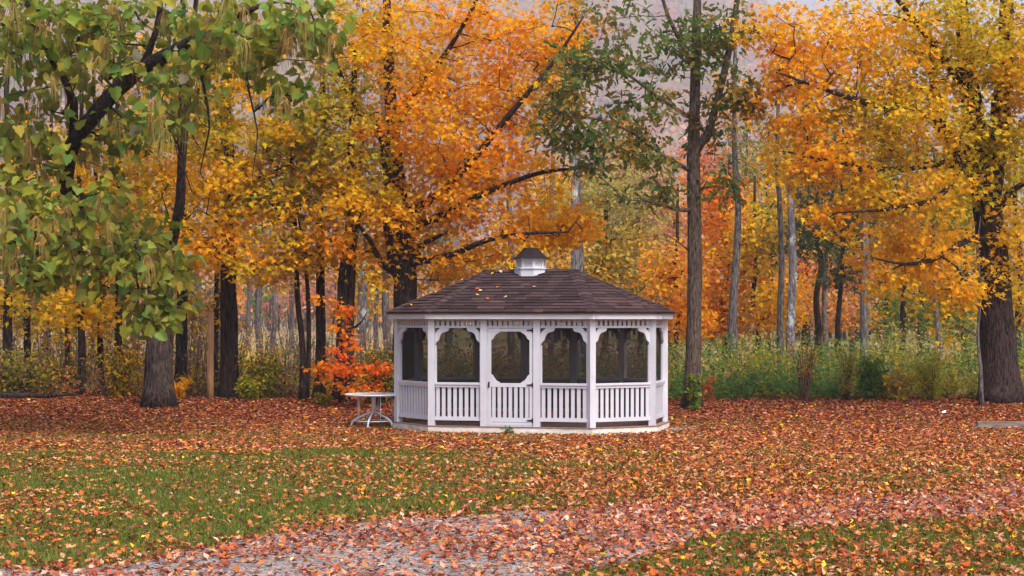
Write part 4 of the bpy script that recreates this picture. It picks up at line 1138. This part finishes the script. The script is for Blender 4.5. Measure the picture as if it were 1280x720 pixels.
# ------------------------------------------------------------------ trees deeper in the wood
BG = "trees deeper in the wood"
bgt = [  # px, Y, trunk px, top row, lean, bark, crown blobs (px,py,hw,hh,n,palette), label
    (326, 62, 8, 40, 3, "GREY", [(330, 250, 40, 60, 14, "pale")], "pale grey trunk behind the wood edge, left of the thin sapling pair"),
    (338, 74, 6, 60, -2, "GREY", [(345, 200, 50, 60, 16, "tan")], "slender grey trunk beside the pale one left of the sapling pair"),
    (448, 60, 13, 0, 6, "BIRCH", [(450, 330, 40, 30, 8, "gold")], "pale patched trunk seen just right of the leaning maple"),
    (486, 66, 10, 0, -8, "GREY", [(480, 320, 40, 40, 12, "russet")], "grey trunk glimpsed beside the gazebo's left eave"),
    (720, 56, 12, -40, 0, "BIRCH", [(715, 40, 40, 60, 20, {"oak": 1, "orange": .5})], "lichen-patched pale trunk above the gazebo roof, left of its darker twin"),
    (731, 57, 11, -30, -14, "GREY", [(690, 110, 50, 45, 18, "oak")], "grey-brown crooked trunk above the gazebo roof touching the pale one"),
    (752, 70, 7, 160, 6, "DARK", [(760, 250, 55, 60, 62, "pale"), (790, 320, 60, 50, 62, {"pale": 2, "gold": 1}), (745, 330, 40, 50, 34, {"pale": 1, "gold": 1})], "bushy pale yellow tree between the twin trunks and the oak"),
    (800, 78, 7, 200, -4, "DARK", [(800, 240, 50, 50, 52, {"pale": 1, "tan": 1}), (820, 360, 40, 50, 44, {"pale": 1, "russet": 1})], "straw-coloured tree rising behind the gazebo roof's right slope"),
    (838, 84, 7, 200, 4, "DARK", [(835, 290, 42, 50, 50, {"pink": 2, "russet": 1}), (812, 215, 30, 28, 22, "pink")], "soft pink-red tree showing left of the oak trunk"),
    (845, 66, 7, 230, 0, "DARK", [(838, 340, 36, 40, 44, {"orange": 2, "russet": 1}), (850, 395, 36, 32, 36, "orange")], "low orange tree touching the gazebo's right eave"),
    (905, 72, 8, 200, 4, "DARK", [(900, 260, 40, 50, 52, {"red": 1, "orange": 1.4}), (905, 340, 45, 45, 56, {"orange": 2, "red": 1}), (890, 400, 45, 28, 36, {"orange": 1, "red": .6})], "bright orange-red maple behind the oak trunk's right side"),
    (918, 60, 11, 60, 2, "GREY", [(925, 130, 40, 45, 16, {"oak": 1, "orange": 1})], "bare grey trunk standing before the orange-red maple"),
    (945, 70, 7, 220, -3, "DARK", [(945, 300, 36, 55, 54, {"gold": 2, "yellowgreen": 1}), (960, 385, 40, 34, 42, {"gold": 1.4, "orange": 1})], "yellow maple between the bare grey trunk and the patched birches"),
    (976, 60, 9, 60, -3, "GREY", [(975, 200, 40, 40, 12, {"gold": 1, "oak": 1})], "slim grey trunk, left of the two close to the patched birch"),
    (988, 59, 12, 40, 4, "BIRCH", [(1000, 180, 40, 45, 12, {"gold": 1, "oak": 1})], "birch trunk with white patches in the right-hand wood"),
    (1021, 68, 9, 200, 4, "DARK", [(1010, 300, 40, 32, 20, "pine"), (1020, 240, 44, 36, 22, "pine")], "dark forked pine right of the patched birch"),
    (1034, 72, 7, 140, 0, "GREY", [(1040, 290, 44, 32, 22, "pine"), (1035, 210, 40, 40, 22, "pine")], "straight grey pine trunk between two dark ones"),
    (1051, 66, 7, 160, 3, "DARK", [(1060, 280, 38, 34, 22, "pine"), (1050, 340, 30, 22, 12, "pine")], "thin dark pine nearest the grey trunk before the golden maple"),
    (1080, 58, 11, 40, -2, "GREY", [(1085, 160, 40, 45, 12, {"gold": 1})], "upright grey trunk under the golden maple's outer branches"),
    (1005, 88, 6, 240, 2, "DARK", [(1015, 350, 50, 36, 56, {"red": 1, "pink": 1.2, "orange": 1})], "distant red tree filling the gap behind the pines"),
    (1065, 92, 6, 240, 2, "DARK", [(1070, 340, 50, 42, 44, {"pink": 1, "russet": 1})], "distant russet tree behind the upright grey trunk"),
    (1128, 64, 8, 200, 5, "DARK", [(1130, 290, 50, 50, 34, {"tan": 1, "gold": 1}), (1120, 200, 60, 50, 30, {"pale": 1, "pine": 1})], "dusky dark trunk under the golden maple's low leaves"),
    (1172, 62, 7, 180, -4, "GREY", [(1180, 250, 50, 60, 30, {"green": 1, "gold": 1})], "thin grey trunk half hidden by golden leaves near the big maple"),
    (1275, 66, 9, 150, -4, "DARK", [(1270, 380, 45, 45, 40, {"yellowgreen": 1, "orange": 1}), (1285, 220, 40, 60, 20, "goldgreen")], "leafy trunk behind the big maple at the right edge"),
    (560, 70, 9, 80, 5, "GREY", [(560, 320, 50, 40, 20, "pine"), (590, 200, 50, 50, 14, "pine")], "dark pine showing through the orange maple above the roof"),
    (640, 64, 9, 20, -3, "GREY", [(640, 330, 45, 25, 14, "gold")], "grey trunk directly behind the cupola"),
    (690, 66, 8, 60, 2, "GREY", [(690, 320, 40, 30, 18, {"gold": 1, "tan": 1})], "grey trunk between the cupola and the pale patched trunk"),
    (170, 64, 8, 120, 4, "DARK", [(165, 350, 50, 60, 30, {"russet": 1, "gold": 1})], "dim russet tree in the thicket left of the catalpa trunk"),
    (60, 60, 8, 100, 3, "DARK", [(60, 330, 70, 90, 40, {"dull": 1, "gold": 1})], "dull gold tree in the dim thicket at the far left"),
    (245, 70, 6, 200, 4, "GREY", [(245, 380, 30, 60, 14, "tan")], "wispy grey tree behind the wooden post"),
    (365, 90, 6, 200, 3, "GREY", [(360, 330, 50, 40, 30, {"pink": 1, "tan": 1})], "distant pinkish tree seen between the thin saplings and the dark trunk"),
    (705, 84, 6, 150, 2, "DARK", [(700, 250, 45, 60, 50, {"gold": 1, "pale": 1}), (690, 330, 40, 40, 30, {"orange": 1, "gold": 1})], "gold tree in the gap between the orange maple and the twin trunks"),
    (775, 96, 6, 130, -3, "GREY", [(775, 190, 50, 40, 44, {"tan": 1, "pale": 1, "pink": .5}), (770, 300, 45, 45, 40, {"pale": 1})], "tall straw-yellow tree far behind the oak's lower branches"),
    (870, 98, 6, 140, 3, "DARK", [(885, 210, 45, 45, 46, {"pink": 1, "red": .6}), (870, 300, 40, 45, 40, {"orange": 1, "pink": .6})], "rosy far tree split by the oak trunk"),
    (930, 94, 6, 130, 2, "GREY", [(935, 205, 45, 50, 50, {"tan": 1, "green": 1, "pale": .6})], "olive-tan far tree above the yellow maple"),
    (962, 82, 6, 160, -2, "DARK", [(968, 260, 40, 55, 54, {"orange": 1, "pale": 1}), (985, 370, 40, 36, 36, {"orange": 1.4, "gold": 1})], "orange and straw tree filling the gap beside the slim grey trunk"),
    (1010, 100, 6, 140, 3, "DARK", [(1010, 170, 50, 50, 46, {"pale": 1, "tan": 1, "green": .6}), (1000, 290, 40, 40, 30, {"gold": 1, "pine": .5})], "faded yellow far tree above the forked pine"),
    (1045, 80, 6, 150, -2, "DARK", [(1055, 380, 45, 30, 40, {"orange": 1, "tan": 1, "pink": .5}), (1075, 240, 40, 45, 26, {"pine": 1})], "evergreen with orange brush at its foot behind the pines"),
    (1105, 86, 6, 150, 2, "DARK", [(1105, 290, 50, 60, 50, {"green": 1, "gold": 1}), (1110, 385, 40, 30, 36, {"green": 1, "yellowgreen": 1})], "green-gold tree right of the upright grey trunk"),
    (1150, 80, 6, 150, -2, "DARK", [(1155, 300, 50, 60, 50, {"russet": 1, "gold": 1}), (1160, 390, 45, 30, 36, {"green": 1, "yellowgreen": 1})], "russet-gold tree behind the big maple's lowest leaves"),
    (1205, 76, 7, 130, 3, "DARK", [(1205, 260, 45, 70, 50, {"goldgreen": 1, "green": 1}), (1200, 390, 40, 40, 40, {"yellowgreen": 1, "green": 1})], "green-gold tree just left of the big maple trunk"),
    (310, 96, 6, 160, 2, "GREY", [(310, 290, 40, 40, 30, {"pale": 1, "pink": 1})], "faint straw-pink tree right of the thick dark trunk"),
    (470, 92, 6, 160, -2, "GREY", [(465, 350, 40, 40, 30, {"pale": 1, "orange": .6}), (500, 280, 40, 50, 30, {"gold": 1})], "faint yellow tree left of the gazebo roof"),
    (120, 74, 7, 120, 2, "DARK", [(115, 300, 80, 70, 50, {"gold": 1, "russet": 1}), (110, 410, 60, 36, 26, {"gold": 1, "dull": 1})], "russet-gold tree dim behind the row of dark trunks"),
    (195, 80, 6, 120, 2, "DARK", [(195, 260, 70, 80, 50, {"gold": 1, "goldgreen": 1})], "gold-green tree far behind the catalpa limbs"),
]
for k, (px, Y, wp_, top_, lean, bk, bl, lb) in enumerate(bgt):
    blobs = [(x_, y_, Y - .5, hw, hh, 1.8, int(n_ * 1.45), pl) for x_, y_, hw, hh, n_, pl in bl]
    pine = any(q[5] == "pine" for q in bl)
    slim("pine_tree" if pine else "woodland_tree", lb, 100 + k, px, Y, wp_, top_, lean, globals()["M_BARK_" + bk], blobs, group=BG,
         size=(.34 if pine else .17 + .0012 * (Y - 55)), per=(16 if pine else 20), rad=.6 + .006 * (Y - 55), tpl=(LEAF_NEEDLE if pine else LEAF_SIMPLE), wob=2.4, twigmat=M_TWIG, twig_r=.008)

# ------------------------------------------------------------------ shrubs and undergrowth
def shrub(name, label, seed, px, Y, hpx, wpx, nst, pal, mat_stem, size=.09, per=14, tpl=LEAF_OVAL, leafy=1.0, up=.25, cat_="shrub", stem_r=.012):
    rs = np.random.RandomState(seed)
    b = base_at(px, Y); s = Y / F
    r = empty(name, tuple(b)); tag(r, label, cat_)
    mb = MB(); tips = []
    for k in range(nst):
        a = rs.rand() * 6.28; sp = (.15 + .85 * rs.rand()) * wpx * s
        hh = hpx * s * (.55 + .5 * rs.rand())
        q = [np.array([.06 * math.cos(a), .06 * math.sin(a), 0]), np.array([sp * .4 * math.cos(a), sp * .4 * math.sin(a), hh * .55]), np.array([sp * math.cos(a), sp * math.sin(a), hh])]
        p, _ = smooth_path(q, .12)
        p[1:] += .015 * rs.randn(len(p) - 1, 3)
        mb.tube(p, np.linspace(stem_r, stem_r * .3, len(p)), 5, False)
        tips += [p[int(len(p) * u)] for u in np.linspace(up, .99, max(2, int(5 * leafy)))]
    mb.build("stems", mat_stem, r, True)["kind"] = "stuff"
    C = np.array(tips)
    if leafy > 0:
        pos, nrm, tip, sz, idx = spray_leaves(rs, C, per, wpx * s * .28, size, .5, None, .5, .2)
        bag = LeafBag(); bag.add(tpl, pos, nrm, tip, sz, pick(rs, pal, len(pos), .2)); bag.build("crown", M_LEAF, r)
    return r
M_STEMRED = barkmat("reddish_stem", (.06, .03, .025), (.20, .11, .08))
shrub("bare_shrub", "brown many-stemmed nearly bare shrub at the meadow edge", 201, 1006, 43.0, 100, 36, 18, {"orange": 1, "russet": 1}, M_STEMRED, .07, 5, leafy=.5, up=.6, stem_r=.016)
shrub("yellow_bush", "rounded pale yellow bush at the meadow edge", 202, 1122, 43.4, 40, 24, 22, {"pale": 1, "gold": .5}, M_TWIG, .09, 16)
shrub("goldenrod_clump", "feathery yellow-green clump right of the pale yellow bush", 203, 1163, 43.3, 62, 30, 30, "yellowgreen", M_TWIG, .08, 16, LEAF_NEEDLE, up=.3)
shrub("goldenrod_clump", "olive feathery clump between the bare shrub and the dark shrub", 204, 1060, 43.2, 70, 20, 22, {"yellowgreen": 1, "tan": .4}, M_TWIG, .08, 14, LEAF_NEEDLE, up=.3)
shrub("dark_shrub", "dark green low shrub left of the pale yellow bush", 205, 1088, 43.6, 52, 18, 18, {"green": 1}, M_TWIG, .1, 16)
shrub("green_sprout", "small green sprout growing at the oak's foot", 206, 868, 41.5, 46, 10, 10, {"green": 1, "yellowgreen": .6}, M_TWIG, .1, 12)
shrub("red_shrub", "low rust-red shrub right of the oak's foot", 207, 884, 42.8, 40, 14, 9, {"red": .6, "russet": 1}, M_STEMRED, .07, 5)
shrub("brown_shrub", "olive-brown shrub between the fiery maple and the gazebo", 208, 474, 42.8, 66, 30, 40, {"dull": 2, "goldgreen": .6, "green": .6}, M_STEMRED, .08, 18)
shrub("yellow_shrub", "yellow-green shrub between the thick dark trunk and the thin saplings", 209, 330, 44.4, 56, 34, 18, {"yellowgreen": 2, "dull": 1}, M_TWIG, .1, 14)
shrub("yellow_shrub", "bright yellow-green weedy shrub at the foot of the thick dark trunk", 210, 312, 43.6, 30, 18, 16, {"yellowgreen": 1}, M_TWIG, .09, 12)
shrub("gold_shrub", "golden-leaved shrub just left of the catalpa trunk", 211, 150, 44.6, 62, 24, 18, {"gold": 1, "yellowgreen": 1, "dull": 1}, M_TWIG, .1, 12)
shrub("gold_shrub", "small orange-gold shrub touching the catalpa trunk's right side", 212, 222, 43.6, 26, 14, 12, {"gold": 1, "orange": .6}, M_TWIG, .1, 10)
shrub("leafy_shrub", "broad yellow-green shrub at the far left edge of the wood", 213, 22, 44.8, 56, 44, 26, {"yellowgreen": 1, "dull": 1.2}, M_TWIG, .1, 14)
shrub("leafy_shrub", "low gold shrub above the fallen branch", 214, 78, 46.0, 44, 34, 24, {"gold": .6, "dull": 1.4}, M_TWIG, .1, 12)
shrub("green_sprout", "green sprout on the leaves before the thin saplings", 215, 403, 42.6, 16, 12, 10, "yellowgreen", M_TWIG, .08, 8)
shrub("weed", "small dark green weed against the gazebo base below the door", 217, 634, 35.35, 13, 7, 7, "green", M_TWIG, .06, 3, cat_="plant", stem_r=.006)

def undergrowth(name, label, seed, n, xr, yr, hfun, pal, per, size, tplmix, stem_mat, stem_r=.006, skip=None):
    rs = np.random.RandomState(seed)
    px = xr[0] + (xr[1] - xr[0]) * rs.rand(n); Y = yr[0] + (yr[1] - yr[0]) * rs.rand(n) ** 1.2
    X = (px - CX) / F * Y; Z = gz(X, Y)
    Hh = hfun(px, Y, rs)
    mb = MB(); bag = LeafBag()
    lean = rs.randn(n, 2) * .16
    for i in range(n):
        b_ = np.array([X[i], Y[i], Z[i] - .03]); t_ = b_ + np.array([lean[i, 0] * Hh[i], lean[i, 1] * Hh[i], Hh[i]])
        mb.tube([b_, (b_ + t_) / 2 + [.03 * rs.randn(), .03 * rs.randn(), 0], t_], [stem_r, stem_r * .8, stem_r * .4], 3, False)
    patch = vnoise(X, Y * .6, 1.6, seed)
    m = n * per; idx = np.repeat(np.arange(n), per)
    u = .15 + .85 * rs.rand(m) ** .8
    pos = np.stack([X[idx] + lean[idx, 0] * Hh[idx] * u, Y[idx] + lean[idx, 1] * Hh[idx] * u, Z[idx] + Hh[idx] * u], 1) + rs.randn(m, 3) * [.13, .13, .05]
    nrm = rs.randn(m, 3) * .7 + [0, -.2, .5]; tip = rs.randn(m, 3) + [0, 0, .1]
    sz = size * (.6 + .8 * rs.rand(m))
    cols = np.zeros((m, 3)); names = list(pal)
    order = np.argsort(patch); bins = np.cumsum([pal[k] for k in names]) / sum(pal.values())
    rank = np.empty(n); rank[order] = np.arange(n) / n
    which = np.searchsorted(bins, np.clip(rank + .1 * rs.randn(n), 0, .999))
    for k, nm in enumerate(names):
        s_ = which[idx] == k
        cols[s_] = pick(rs, nm, s_.sum(), .22)
    tsel = rs.randint(0, len(tplmix), n)[idx]
    for k, tp in enumerate(tplmix):
        s_ = tsel == k; bag.add(tp, pos[s_], nrm[s_], tip[s_], sz[s_], cols[s_])
    root = empty(name, (0, 0, 0)); tag(root, label, kind="stuff")
    mb.build("stems", stem_mat, root)["kind"] = "stuff"
    bag.build("foliage", M_LEAF, root)["kind"] = "stuff"
undergrowth("meadow_undergrowth", "tall green and straw meadow plants behind the lawn on the right", 301, 2300, (835, 1420), (43.6, 66),
    lambda px, Y, rs: (.3 + .85 * rs.rand(len(Y)) ** 1.8) * (.5 + .7 * sstep(43.5, 54, Y)) * (.75 + .6 * vnoise(px, Y * 8, 45, 71)) * (1 + .3 * sstep(1050, 1130, px)),
    {"green": 4, "yellowgreen": 2.4, "pale": .6, "tan": .4, "oak": .8, "pink": .25}, 24, .10, [LEAF_OVAL, LEAF_SIMPLE, LEAF_NEEDLE], M_TWIG)
undergrowth("thicket_undergrowth", "brown twiggy undergrowth beneath the trees on the left", 302, 1600, (-140, 500), (44.6, 64),
    lambda px, Y, rs: (.3 + .9 * rs.rand(len(Y)) ** 1.6) * (.6 + .7 * sstep(44, 54, Y)) * (1 + .6 * sstep(300, 200, px)),
    {"dull": 3, "russet": 1.2, "goldgreen": 1, "yellowgreen": 1, "gold": .8}, 13, .10, [LEAF_OVAL, LEAF_SIMPLE], M_STEMRED, .007)
undergrowth("thicket_undergrowth", "low mixed undergrowth seen behind the gazebo", 303, 500, (500, 840), (44.5, 64),
    lambda px, Y, rs: (.3 + .9 * rs.rand(len(Y)) ** 1.6) * (.6 + .7 * sstep(44, 54, Y)),
    {"dull": 1, "yellowgreen": 1, "green": 1, "russet": .6}, 16, .11, [LEAF_OVAL, LEAF_SIMPLE], M_STEMRED, .007)
# bare purplish brush behind the post
rs = np.random.RandomState(305); mb = MB()
for k in range(420):
    px = rs.choice([rs.uniform(-20, 280), rs.uniform(225, 300), rs.uniform(320, 500)]); Y = rs.uniform(46, 62)
    X = (px - CX) / F * Y; z = float(gz(X, Y)) - .05; h_ = 1.0 + 2.2 * rs.rand(); l_ = .3 * rs.randn()
    p = [np.array([X, Y, z]), np.array([X + l_ * .4, Y, z + h_ * .5]), np.array([X + l_ * h_ * .6, Y + .1 * rs.randn(), z + h_])]
    mb.tube(p, [.012, .009, .003], 4, False)
    for j in range(3):
        u = .4 + .5 * rs.rand(); q = p[0] * (1 - u) + p[2] * u
        mb.tube([q, q + [.25 * rs.randn(), .1 * rs.randn(), .3 + .3 * rs.rand()]], [.006, .002], 3, False)
M_BRUSH = barkmat("purplish_brush", (.08, .055, .055), (.20, .145, .14))
tag(mb.build("bare_brush", M_BRUSH), "bare purplish twiggy brush under the left-hand trees", kind="stuff")

# ------------------------------------------------------------------ grass and fallen leaves
rs = np.random.RandomState(401)
def field_points(n, y0, y1, marg=1.12):
    y = np.sqrt(y0 * y0 + (y1 * y1 - y0 * y0) * rs.rand(n)); x = (rs.rand(n) - .5) * (1280 / F) * y * marg
    return x, y
def edge_points(n, y0, y1, m0=1.12, m1=1.75):
    """a thinner spread beyond both sides of the view"""
    y = np.sqrt(y0 * y0 + (y1 * y1 - y0 * y0) * rs.rand(n)); x = np.where(rs.rand(n) < .5, -1, 1) * (m0 + (m1 - m0) * rs.rand(n)) * .5 * (1280 / F) * y
    return x, y
def in_gaz(x, y, grow=.10):
    c, s = math.cos(GAZ_ROT), math.sin(GAZ_ROT)
    dx, dy = x - GAZ_LOC[0], y - GAZ_LOC[1]
    lx, ly = c * dx + s * dy, -s * dx + c * dy
    return (np.abs(lx) < A_ + O_ + grow) & (np.abs(ly) < HD + grow) & (np.abs(lx) + np.abs(ly) < A_ + HD + grow * 1.4)
x, y = field_points(400000, 14.5, 40)
x2, y2 = edge_points(70000, 14.5, 40); edge = np.arange(len(x) + len(x2)) >= len(x); x = np.concatenate([x, x2]); y = np.concatenate([y, y2])
gb = gravel_band(x, y)
gr = vnoise(x, y, 1.9, 51) * .6 + vnoise(x, y, .6, 52) * .4
keep = (gb < .35) & (rs.rand(len(x)) < np.clip(.25 + 1.3 * gr, 0, 1) * (1 - .8 * sstep(31, 36, y + .2 * np.maximum(x, -4)))) & ~in_gaz(x, y)
x, y, edge = x[keep], y[keep], edge[keep]; n = len(x)
hgt = (.035 + .05 * rs.rand(n)) * (.7 + .6 * vnoise(x, y, .9, 53)); a = rs.rand(n) * math.pi; wd = (.006 + .006 * rs.rand(n)) * np.where(edge, 2.2, 1)
base = np.stack([x, y, gz(x, y) - .004], 1)
sx = np.stack([np.cos(a) * wd, np.sin(a) * wd, np.zeros(n)], 1)
tipv = base + np.stack([rs.randn(n) * .022, rs.randn(n) * .022, hgt], 1)
V = np.stack([base - sx, base + sx, tipv], 1).reshape(-1, 3)
gcol = np.array([(.095, .135, .02), (.135, .17, .028), (.065, .10, .018), (.20, .19, .045)])[rs.randint(0, 4, n)] * (1 + .15 * rs.randn(n, 1)).clip(.5, 1.6)
me = fast_mesh("lawn_grass", V, np.arange(3 * n), np.full(n, 3), np.repeat(gcol, 3, axis=0), M_GRASS)
tag(link("lawn_grass", me), "short green grass of the lawn", kind="stuff")

x, y = field_points(310000, 14.5, 47.5)
x2, y2 = edge_points(80000, 14.5, 47.5); edge = np.arange(len(x) + len(x2)) >= len(x); x = np.concatenate([x, x2]); y = np.concatenate([y, y2])
gb = gravel_band(x, y)
big = vnoise(x, y, 3.1, 61) * .55 + vnoise(x, y, 1.1, 62) * .45
rgt = sstep(-2.5, 3.5, x)
cov = .20 + .45 * rgt * (1 - .35 * sstep(21, 18, y)) + .75 * (big - .5)
cov += .8 * sstep(30.0, 33.5, y + 1.2 * (big - .5) + .5 * np.clip(x, 0, 6))
cov = np.where(gb > .2, .52 + .36 * sstep(-.8, 2.2, x) + 1.0 * (big - .5), cov)
cov += .28 * np.exp(-((gravel_band(x, y) - .3) / .3) ** 2) * (gb > 0)
cov = np.clip(cov, .06, 1) * (1 - .5 * sstep(44.5, 47.5, y))
keep = (rs.rand(len(x)) < cov) & ~in_gaz(x, y, .09) & ~(in_gaz(x, y, .35) & (rs.rand(len(x)) < .6))
x, y, gb, edge = x[keep], y[keep], gb[keep], edge[keep]; n = len(x)
onl = .02 * (gb < .3) * (y < 33)
pos = np.stack([x, y, gz(x, y) + .008 + .025 * rs.rand(n) + onl + .014 * (gb > .2)], 1)
nrm = np.stack([rs.randn(n) * .30, rs.randn(n) * .30, np.ones(n)], 1); tip = np.stack([rs.randn(n), rs.randn(n), .1 * rs.randn(n)], 1)
sz = (.040 + .048 * rs.rand(n)) * np.where(edge, 1.5, 1)
bagl = LeafBag()
tsel = rs.randint(0, 4, n)
col = np.where((gb > .2)[:, None] & (rs.rand(n, 1) < .7), pick(rs, "litterpink", n, .2), np.where((y < 31 + 2 * rs.rand(n))[:, None], pick(rs, {"lawnleaf": 1, "litter": .8, "gold": .03}, n, .2), pick(rs, {"litter": 1, "gold": .02}, n, .2)))
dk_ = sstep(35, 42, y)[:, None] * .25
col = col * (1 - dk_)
for k, tp in enumerate([LEAF_MAPLE, LEAF_CURL, LEAF_CURL2, LEAF_CURL3]):
    s_ = (tsel == k) & (y < 29) & ~edge; bagl.add(tp, pos[s_], nrm[s_], tip[s_], sz[s_], col[s_])
s_ = (y >= 29) | edge; bagl.add(LEAF_SIMPLE, pos[s_], nrm[s_], tip[s_], sz[s_] * 1.25, col[s_])
tag(bagl.build("leaf_litter", M_LITTER), "fallen rust and orange leaves spread over the lawn and drive", kind="stuff")

# leaves lying on the roof and on the table
iv = GW.inverted()
def on_roof(px, py):
    o = iv @ Vector((0, 0, H)); d = (iv.to_3x3() @ Vector(tuple(at(px, py, 1.0) - np.array([0, 0, H]))))
    best = None
    for f in faces3:
        nn = Vector(tuple(np.cross(f[1] - f[0], f[2] - f[0]))).normalized()
        den = nn.dot(d)
        if den >= 0: continue
        t = (Vector(tuple(f[0])) - o).dot(nn) / den
        h_ = o + d * t
        loc = np.array(h_)
        inside = all(np.cross(f[(k + 1) % len(f)] - f[k], loc - f[k]) @ np.array(nn) > -1e-6 for k in range(len(f)))
        if inside and (best is None or t < best[0]): best = (t, GW @ h_, GW.to_3x3() @ nn)
    return best
P["pale"] = [(.62, .46, .34), (.58, .44, .30)]      # dry, nearly white leaves
rl = [(617.5, 343, "gold", "yellow leaf on the roof just under the ridge, left of its pale twin"), (626.7, 343, "pale", "pale leaf on the roof just under the ridge near the cupola"),
      (602.5, 365, "pale", "pale leaf on the roof beside a red one, halfway down"), (599, 363, "red", "red leaf touching the pale leaf halfway down the roof"),
      (596, 371, "gold", "yellow-orange leaf on the roof below the pale and red pair"), (611, 376.5, "red", "reddish leaf low on the roof's front slope"),
      (634, 373, "pale", "single pale leaf low on the front slope below the cupola"), (621, 362, "russet", "dull red leaf in the middle of the front slope"),
      (668, 361, "pale", "pale leaf on the roof right of the cupola's centre"), (514, 382.5, "gold", "orange leaf on the roof near the left eave corner"),
      (548, 366.7, "pale", "pale leaf on the roof's left hip"), (509, 378, "orange", "orange leaf on the left end slope above the eave")]
for k, (px, py, pal, lb) in enumerate(rl):
    hit = on_roof(px, py)
    if not hit: continue
    _, p_, n_ = hit
    V_, FF_, SZ_, k_ = leaf_arrays(LEAF_CURL if k % 2 else LEAF_MAPLE, np.zeros((1, 3)), np.array([tuple(n_)]) + .2 * rs.randn(1, 3), rs.randn(1, 3), np.array([.09]))
    o = link("fallen_leaf", fast_mesh("fallen_leaf", V_, FF_, SZ_, np.repeat(pick(rs, pal, 1, .05) * .8, k_, axis=0), M_LITTER))
    o.location = tuple(p_ + n_ * .045); tag(o, lb, "leaf", "leaves fallen on the gazebo roof")
for k, (lx, ly, pal, lb) in enumerate([(-.40, -.05, "tan", "tan leaf near the outer rim of the patio table"), (-.12, .2, "litter", "brown leaf on the middle of the patio table top"),
                                     (.05, -.25, "orange", "orange leaf near the front rim of the patio table"), (.2, .1, "russet", "russet leaf on the table half nearest the gazebo")]):
    V_, FF_, SZ_, k_ = leaf_arrays(LEAF_CURL, np.zeros((1, 3)), np.array([[0, 0, 1.]]) + .25 * rs.randn(1, 3), rs.randn(1, 3), np.array([.13]))
    o = link("fallen_leaf", fast_mesh("fallen_leaf", V_, FF_, SZ_, np.repeat(pick(rs, pal, 1, .05), k_, axis=0), M_LITTER))
    o.location = (TX + lx, TY + ly, float(gz(TX, TY)) + .722); tag(o, lb, "leaf", "leaves on the patio table")

# ------------------------------------------------------------------ the hazy air
hz = MB(); hz.box((-3900, -60, -8), (3900, 6600, 1080))
M_HAZE = bpy.data.materials.new("haze"); M_HAZE.use_nodes = True
nt = M_HAZE.node_tree
nt.nodes.remove(nt.nodes["Principled BSDF"])
pv = nt.nodes.new("ShaderNodeVolumePrincipled")
pv.inputs["Color"].default_value = (.93, .90, 1.0, 1)
pv.inputs["Density"].default_value = .00031
nt.links.new(pv.outputs[0], nt.nodes["Material Output"].inputs["Volume"])
tag(hz.build("haze", M_HAZE), "pale autumn haze in the air", kind="stuff")
